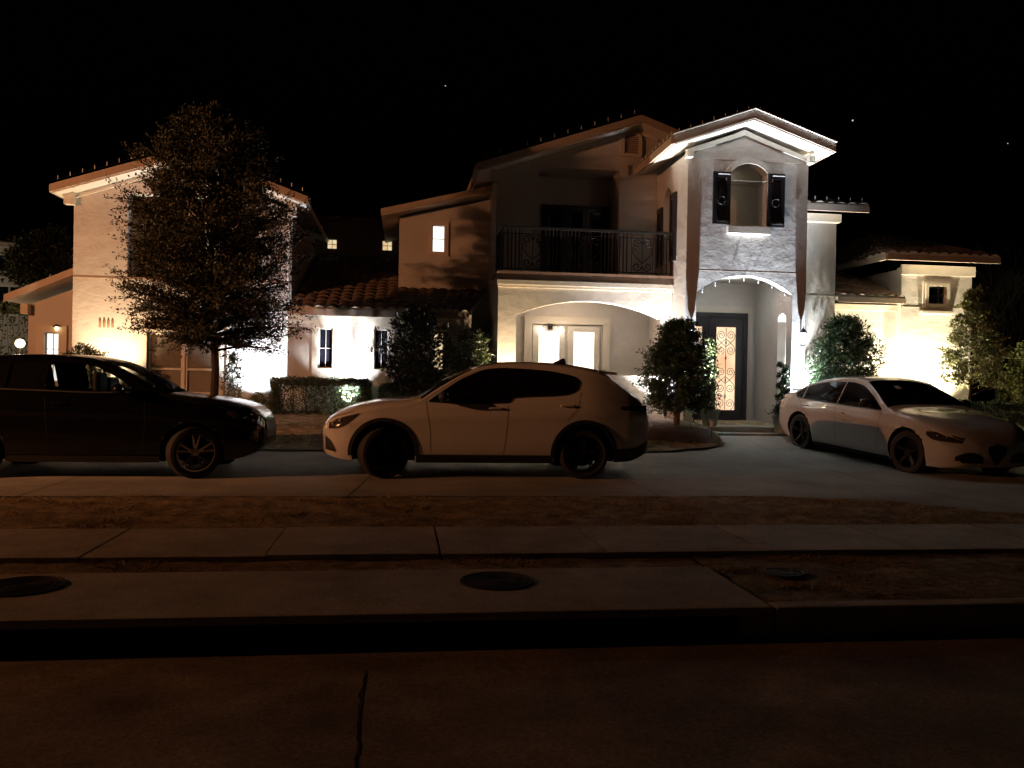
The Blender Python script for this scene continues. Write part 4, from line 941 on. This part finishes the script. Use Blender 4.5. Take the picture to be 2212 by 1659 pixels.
# ------------------------------------------------------------------ foliage
def leaf_quads(P, N, size, g, aspect=.5, jitter=.35):
    """one pointed leaf (4-gon) per point; N = preferred direction of each leaf"""
    n = len(P); a = N / (np.linalg.norm(N, axis=1, keepdims=True) + 1e-9) + g.normal(0, jitter, (n, 3)); a /= np.linalg.norm(a, axis=1, keepdims=True)
    r_ = g.normal(0, 1, (n, 3)); b = np.cross(a, r_); b /= np.linalg.norm(b, axis=1, keepdims=True) + 1e-9
    L = (size * g.uniform(.6, 1.25, n))[:, None]
    return np.stack([P, P + a * L * .45 + b * L * aspect / 2, P + a * L, P + a * L * .5 - b * L * aspect / 2], 1).reshape(-1, 3)
def branchy(root, base, zr, radf, nb, ntw, nlf, lsize, leafmat, bark, seed, elev=(20, 55), tr=.06, trunk=True, sq=(1, 1), cx=lambda z: 0, droop=.0, flat=1.0, trunk_base=0, cl=.09, rr=(.72, 1.08), lowflat=None):
    g = np.random.default_rng(seed); base = np.array(base, float); z0, z1 = zr
    LP, LN = [], []; br = MB()
    tp = []; H_ = z1 - z0
    for i in range(13):
        t = i / 12; zz = trunk_base + (z1 * .96 - trunk_base) * t; tp.append(base + np.array([cx(zz) + .05 * math.sin(zz * 2.1 + seed), .04 * math.sin(zz * 1.7), zz]))
    if trunk: br.tube([tuple(p) for p in tp], tr, 9, r2=tr * .2)
    for i in range(nb):
        t = (i + .5) / nb; zs = z0 + H_ * (t ** .9) * .97 - .10 * H_ * (1 - t) * 0; az = i * 2.39996 + g.normal(0, .3)
        el = R(g.uniform(*elev)) * (1 if lowflat is None else min(1, lowflat + (1 - lowflat) * t * 2.5)); rad = radf(zs) * g.uniform(*rr)
        zb_ = zs - math.tan(el) * rad * .55; zb_ = max(zb_, z0 - .25 * (z0 - trunk_base) if trunk else z0)
        p0 = base + np.array([cx(zb_), 0, zb_]); p2 = base + np.array([cx(zs) + rad * math.cos(az) * sq[0], rad * math.sin(az) * sq[1], zs + g.normal(0, .05)])
        p1 = (p0 + p2) / 2 + np.array([0, 0, .12 * rad + g.normal(0, .04)])
        pts = [(1 - s_) ** 2 * p0 + 2 * s_ * (1 - s_) * p1 + s_ * s_ * p2 - np.array([0, 0, droop * s_ * s_]) for s_ in np.linspace(0, 1, 6)]
        br.tube([tuple(p) for p in pts], tr * .28 * (1.1 - t * .7), 5, r2=tr * .05)
        for k_ in range(ntw):
            s_ = .25 + .75 * (k_ + g.random()) / ntw; q = (1 - s_) ** 2 * p0 + 2 * s_ * (1 - s_) * p1 + s_ * s_ * p2
            d = (p2 - p0) / (np.linalg.norm(p2 - p0) + 1e-9) * .7 + g.normal(0, .55, 3) * np.array([1, 1, flat]); d /= np.linalg.norm(d)
            L = rad * g.uniform(.12, .34) + cl; e = q + d * L
            br.tube([tuple(q), tuple((q + e) / 2 + g.normal(0, .01, 3)), tuple(e)], tr * .06, 3, r2=tr * .02)
            u_ = g.uniform(.15, 1.05, nlf)[:, None]; pp = q + d * L * u_ + g.normal(0, cl * .45, (nlf, 3)) * np.array([1, 1, flat]); LP.append(pp); LN.append(np.repeat((d + np.array([0, 0, .15]))[None], nlf, 0))
    P = np.concatenate(LP); N_ = np.concatenate(LN)
    o1 = br.build('trunk', bark, root, fix=False)
    o2 = fast_mesh('crown', leaf_quads(P, N_, lsize, g, jitter=.6), 4, leafmat, root)
    return o1, o2
def plant(name, loc, label, cat, group=None): return empty(name, loc, label, cat, group)
# big street-side tree
t = plant('oak_tree', (-3.42, 15.9, .2), 'tall airy small-leaved tree standing in the lawn in front of the left wing', 'tree')
radf = interp([(1.8, .95), (2.1, 1.18), (2.6, 1.36), (3.3, 1.36), (3.9, 1.48), (4.5, 1.36), (5.0, 1.16), (5.5, .85), (5.9, .5), (6.2, .22), (6.4, .05)])
branchy(t, (-3.42, 15.9, 0), (1.95, 6.2), radf, 270, 15, 38, .05, LEAF1, BARKK, 11, (28, 56), .085, trunk_base=.1, cx=lambda z: (.04 if z < 2.2 else .0) - .12 * max(0, z - 5), flat=.6, cl=.10, rr=(.62, 1.12), lowflat=.25)
# topiary holly in the bed
t = plant('holly_bush', (5.62, 17.0, .55), 'dense dark conical holly with shiny leaves in the mulch bed left of the entry', 'bush')
branchy(t, (5.66, 17.0, 0), (.92, 2.74), interp([(.85, .58), (1.15, .72), (1.6, .70), (2.0, .57), (2.4, .38), (2.65, .2), (2.8, .05)]), 170, 9, 28, .055, LEAF2, BARK, 5, (5, 50), .07, trunk_base=.5, cl=.07)
t = plant('holly_bush', (10.2, 18.6, .5), 'conical holly behind the roof of the sedan, lit green by the spotlight beside it', 'bush')
branchy(t, (10.2, 18.6, 0), (.8, 3.02), interp([(.7, .6), (1.2, .78), (1.8, .74), (2.3, .62), (2.7, .40), (2.95, .2), (3.1, .05)]), 140, 9, 24, .065, LEAF2, BARK, 6, (5, 50), .07, trunk_base=.5, cl=.08)
# magnolia-like shrub
t = plant('magnolia_shrub', (.18, 18.6, .5), 'large loose broad-leaved shrub before the low wing, behind the windscreen of the white car', 'shrub')
branchy(t, (.32, 18.6, 0), (1.2, 2.9), interp([(1.0, .3), (1.5, .55), (2.0, .76), (2.4, .60), (2.7, .30), (2.95, .12)]), 40, 8, 15, .105, LEAF5, BARK, 7, (20, 65), .05, trunk_base=.5, cl=.09)
t = plant('dark_shrub', (1.50, 18.9, .5), 'dim rounded shrub in the corner between the broad-leaved shrub and the balcony pier', 'shrub')
branchy(t, (1.50, 18.9, 0), (.9, 2.5), interp([(.8, .35), (1.5, .44), (2.1, .40), (2.5, .12)]), 60, 8, 18, .055, LEAF3, BARK, 8, (20, 65), .04, trunk_base=.5, cl=.07)
# tree at the turret, yellow lit
t = plant('young_tree', (12.95, 18.0, .5), 'slim young tree in front of the turret, glowing yellow green from the spotlight', 'tree')
branchy(t, (12.98, 18.0, 0), (1.5, 3.75), interp([(1.3, .5), (1.7, .70), (2.2, .60), (2.7, .42), (3.2, .24), (3.7, .08)]), 90, 9, 24, .06, LEAF4, BARK, 9, (5, 45), .035, trunk_base=.4, flat=.6, cl=.08)
t = plant('garden_shrub', (15.0, 18.8, .4), 'olive green shrub cut by the right edge of the photo, right of the young tree', 'shrub')
branchy(t, (15.35, 18.8, 0), (.9, 2.5), interp([(.7, .5), (1.5, .75), (2.1, .6), (2.5, .25)]), 70, 9, 20, .07, LEAF4, BARK, 10, (5, 50), .04, trunk_base=.4, cl=.1)
t = plant('thin_shrub', (-3.62, 19.75, .55), 'thin upright shrub beside the white spotlight at the left wing', 'shrub')
branchy(t, (-3.75, 19.75, 0), (.75, 1.95), interp([(.7, .18), (1.1, .24), (1.5, .16), (1.9, .06)]), 34, 5, 12, .055, LEAF3, BARK, 13, (30, 75), .015, trunk_base=.55, cl=.06)
t = plant('round_bush', (-6.75, 19.4, .55), 'rounded bush whose top shows above the roof of the black car', 'bush')
branchy(t, (-6.75, 19.4, 0), (.8, 2.0), interp([(.6, .3), (1.2, .42), (1.7, .36), (2.02, .12)]), 50, 8, 16, .06, LEAF3, BARK, 14, (10, 60), .03, trunk_base=.5, cl=.07)
t = plant('low_shrub', (-3.2, 19.6, .55), 'low leafy plant at the foot of the left wing, left of the hedge', 'shrub')
branchy(t, (-3.15, 19.5, 0), (.6, 1.0), interp([(.55, .28), (.8, .25), (1.0, .08)]), 26, 6, 12, .05, LEAF4, BARK, 15, (20, 60), .012, trunk_base=.5, cl=.05)
def hedge(name, x0, x1, y0, y1, z0, z1, n, label, lf_=LEAF3, seed=20, ls=.045, cat='hedge'):
    t = empty(name, ((x0 + x1) / 2, (y0 + y1) / 2, z0), label, cat); g = np.random.default_rng(seed); P = []; N_ = []
    cx_, cy_ = (x0 + x1) / 2, (y0 + y1) / 2; hx, hy, hz = (x1 - x0) / 2, (y1 - y0) / 2, (z1 - z0)
    u = g.uniform(-1, 1, (n, 3)); ax = g.integers(0, 3, n); s_ = np.sign(g.uniform(-1, 1, n))
    for i in range(3): u[ax == i, i] = s_[ax == i]
    u[:, 2] = np.where(ax == 2, 1, u[:, 2]); nn = np.zeros((n, 3)); nn[np.arange(n), ax] = u[np.arange(n), ax]
    sh = 1 - np.abs(g.normal(0, .07, n))
    wob = .05 * np.sin(u[:, 0] * hx * 7) * np.cos(u[:, 2] * 4 + u[:, 1] * 3)
    P = np.stack([cx_ + u[:, 0] * hx * sh, cy_ + u[:, 1] * hy * sh, z0 + (u[:, 2] * .5 + .5) * hz * sh], 1) + nn * wob[:, None] + g.normal(0, .018, (n, 3))
    fast_mesh('foliage', leaf_quads(P, nn + np.array([0, 0, .4]), ls, g, jitter=.7), 4, lf_, t)
    b = MB(); rs_ = random.Random(seed)
    x = x0 + .15
    while x < x1 - .1:
        for q in range(3): b.tube([(x, cy_, z0 - .02), (x + rs_.uniform(-.1, .1), cy_ + rs_.uniform(-hy, hy) * .6, z0 + hz * .5), (x + rs_.uniform(-.15, .15), cy_ + rs_.uniform(-hy, hy) * .8, z1 - .08)], .012, 4, r2=.004)
        x += .3
    b.build('stem', BARK, t, fix=False); return t
hedge('clipped_hedge', -2.78, -.72, 18.75, 19.45, .55, 1.36, 26000, 'long clipped boxy hedge below the two narrow windows of the low wing')
hedge('clipped_hedge', -.45, .5, 18.9, 19.4, .55, 1.26, 10000, 'short clipped hedge right of the long one, just above the white bonnet', seed=21)
hedge('clipped_hedge', 11.0, 15.5, 15.9, 16.6, .1, 1.12, 26000, 'olive hedge right of the sedan at the right edge of the photo', LEAF4, 22, .05)
hedge('tall_hedge', -20, -9.3, 25.2, 26.2, .4, 3.3, 16000, 'tall dark hedge behind the globe lamp at the far left', LEAF3, 24, .12)
# bare tree at the far right
t = plant('bare_tree', (18.4, 24, .3), 'leafless pale-twigged tree in the dark beyond the turret at the right edge', 'tree')
b = MB(); rs_ = random.Random(4)
def grow(p, d, L, r_, lv_):
    q = p + d * L; mid_ = (p + q) / 2 + Vector((rs_.uniform(-1, 1), rs_.uniform(-1, 1), rs_.uniform(-.5, .5))) * L * .06
    b.tube([p, mid_, q], r_, 4, r2=r_ * .65)
    if lv_ == 0: return
    for k_ in range(3 if lv_ > 1 else 4):
        nd = (d + Vector((rs_.gauss(0, .42), rs_.gauss(0, .35), rs_.gauss(.05, .28)))).normalized(); grow(p + (q - p) * rs_.uniform(.55, 1), nd, L * rs_.uniform(.62, .82), r_ * .58, lv_ - 1)
for k_ in range(3): grow(Vector((18.4, 24, .3)), Vector((rs_.uniform(-.35, .2), 0, 1)).normalized(), 1.9, .06, 5)
b.build('branches', BARKD, t, fix=False)

# ------------------------------------------------------------------ pots, path light
def potted(x, y, z, label, kind):
    t = empty('potted_plant', (x, y, z), label, 'potted plant', None)
    MB().lathe([(.13, 0), (.15, .03), (.20, .28), (.225, .34), (.225, .38), (.19, .38), (.18, .33), (.02, .32)], 24, (x, y, z)).build('pot', POTM, t)
    g = np.random.default_rng(31)
    if kind == 0:
        a = g.uniform(0, 9 * math.pi, 2600); zz = z + .45 + a / (9 * math.pi) * 1.05; rr_ = .10 * (1 - .5 * a / (9 * math.pi)) + .02
        P = np.stack([x + rr_ * np.cos(a), y + rr_ * np.sin(a), zz], 1) + g.normal(0, .025, (2600, 3))
        bs = np.stack([x + g.normal(0, .11, 900), y + g.normal(0, .11, 900), z + .42 + np.abs(g.normal(0, .09, 900))], 1); P = np.concatenate([P, bs])
        fast_mesh('foliage', leaf_quads(P, P - np.array([x, y, z + .6]), .05, g, jitter=.8), 4, LEAF3, t); MB().tube([(x, y, z + .3), (x, y, z + 1.5)], .014, 6).build('stem', BARK, t)
    else:
        P = np.stack([x + g.normal(0, .07, 1500), y + g.normal(0, .07, 1500), z + g.uniform(.4, 1.9, 1500)], 1)
        fast_mesh('foliage', leaf_quads(P, P - np.array([x, y, z + .6]), .07, g, jitter=.8), 4, LEAF4, t); MB().tube([(x, y, z + .3), (x, y, z + 1.9)], .014, 6).build('stem', BARK, t)
potted(8.22, 17.58, .385, 'pale stone pot with a slim spiral topiary by the right pier of the entry', 0)
potted(6.72, 17.95, .5, 'potted upright shrub brightly lit beside the left door leaf, behind the holly', 1)
t = empty('path_light', (6.27, 16.62, .33), 'small solar path light on a stake at the tip of the mulch bed', 'path light')
MB().tube([(6.27, 16.62, .3), (6.27, 16.62, .56)], .009, 6).build('stake', PLAST, t)
MB().lathe([(.035, .23), (.05, .36)], 12, (6.27, 16.62, .33)).build('lens', mat('frosted_lens', (.6, .6, .6), .3), t)
MB().lathe([(.075, .36), (.07, .375), (.02, .40)], 12, (6.27, 16.62, .33)).build('cap', PLAST, t)

# ------------------------------------------------------------------ string lights along roof edges
def string(pts, pitch, label, updir=(0, 0, 1), skip=0):
    pts = [Vector(p) for p in pts]; root = empty('string_lights', pts[0], label, 'string lights', 'unlit bulb strings clipped to roof edges and arch')
    MB().tube(pts, .005, 4).build('cable', PLAST, root)
    first = None; u_ = Vector(updir)
    for a, b_ in zip(pts[:-1], pts[1:]):
        n = max(1, round((b_ - a).length / pitch))
        for i in range(n):
            p = a + (b_ - a) * (i + .5) / n
            if first is None:
                s_ = MB().lathe([(.009, -.03), (.009, .01), (.012, .02), (.010, .045), (.002, .065)], 8); first = s_.build('bulb', BULBC, None); o = first
            else: o = first.copy(); COL.objects.link(o)
            o.location = p + u_ * .03
            if u_.z < 0: o.rotation_euler = (math.pi, 0, 0)
            reparent(o, root)
string([(5.6, 19.9, 6.69), (5.6, 17.42, 6.69), (7.37, 17.39, 7.32), (9.2, 17.42, 6.70)], .27, 'string of clear bulbs along the roof edge of the entry tower')
string([(-7.75, 20.02, 5.66), (-4.92, 20.02, 6.62), (-2.2, 20.02, 5.64)], .27, 'string of clear bulbs along the gable edge of the left wing')
string([(9.0, 18.7, 5.74), (10.74, 18.7, 5.74)], .3, 'short string of clear bulbs on the eave right of the tower')
string([(1.7, 19.72, 6.54), (5.54, 19.72, 7.86)], .33, 'string of clear bulbs on the dark main gable above the balcony')
string([(p[0], 17.96, p[1] - .01) for p in reversed(arc(6.36, 8.53, 3.42, 3.80, 7))], .28, 'string of clear bulbs hanging under the entry arch', (0, 0, -1))

# ------------------------------------------------------------------ beyond the house
nb = empty('neighbour_house', (-17.5, 38, .5), 'pale two storey house in the distance at the far left edge', 'house')
MB().prism([(-24, .5), (-14.2, .5), (-14.2, 6.5), (-16.7, 6.85), (-24, 6.9)], [rect(-17.2, -16.3, 5.55, 6.2), rect(-16.9, -15.7, 3.7, 5.0), rect(-14.9, -14.55, 4.7, 5.1)], 38, 38.3).build('wall', STUCCO, nb)
MB().prism([(-24.4, 6.9), (-14.0, 6.5), (-14.0, 6.62), (-24.4, 7.05)], [], 37.6, 45).build('roof', FASCIA, nb)
for a in ((-17.2, -16.3, 5.55, 6.2, BLACKW), (-16.9, -15.7, 3.7, 5.0, WHITEF), (-14.9, -14.55, 4.7, 5.1, BLACKW)):
    f = MB().prism(rect(*a[:4]), [rect(a[0] + .08, a[1] - .08, a[2] + .08, a[3] - .08)], 37.95, 38.05).box((a[0] + a[1]) / 2 - .03, (a[0] + a[1]) / 2 + .03, 37.96, 38.04, a[2], a[3]).build('window', a[4], nb)
    MB().box(a[0] + .05, a[1] - .05, 38.06, 38.08, a[2] + .05, a[3] - .05).build('pane', WINDK, f)
MB().box(-14.75, -14.2, 37.9, 37.99, 3.9, 5.5).build('trim_panel', WHITEF, nb)
light('neighbour_yard_lamp', 'POINT', (-18.5, 33, 3.5), 190, (1, .86, .62), size=.2)
t = plant('round_tree', (-12.4, 32, .5), 'dark rounded tree between the neighbour house and the left wing', 'tree')
branchy(t, (-12.3, 32, 0), (4.4, 6.3), interp([(4.2, .9), (4.6, 1.5), (5.1, 1.5), (5.7, 1.0), (6.3, .3)]), 80, 9, 22, .14, LEAF3, BARK, 41, (5, 45), .12, trunk_base=.5, cl=.16)
gl = empty('globe_lamp', (-10.02, 24, 2.16), 'glowing warm globe lamp on a post in the yard at far left', 'lamp')
MB().tube([(-10.02, 24, .3), (-10.02, 24, 2.05)], .03, 8).build('post', IRON, gl); MB().sphere((-10.02, 24, 2.16), .12, 20).build('globe', emis('globe_glow', (1, .78, .45), 5), gl)
light('globe_bulb', 'POINT', (-10.02, 23.8, 2.2), 60, (1, .7, .4), gl, size=.16)
for nm, p, s_ in (('brightest star, high over the right end of the house', (165.6, 300, 100.2), .32), ('faint star above the middle of the house', (13.5, 300, 103.7), .20), ('faint star near the right edge of the sky', (229, 300, 95), .18)):
    o = MB().sphere((0, 0, 0), s_, 8).build('star', emis('star_glow', (.7, .8, 1), .8)); o.location = p; tag(o, nm, 'star', 'stars in the night sky')
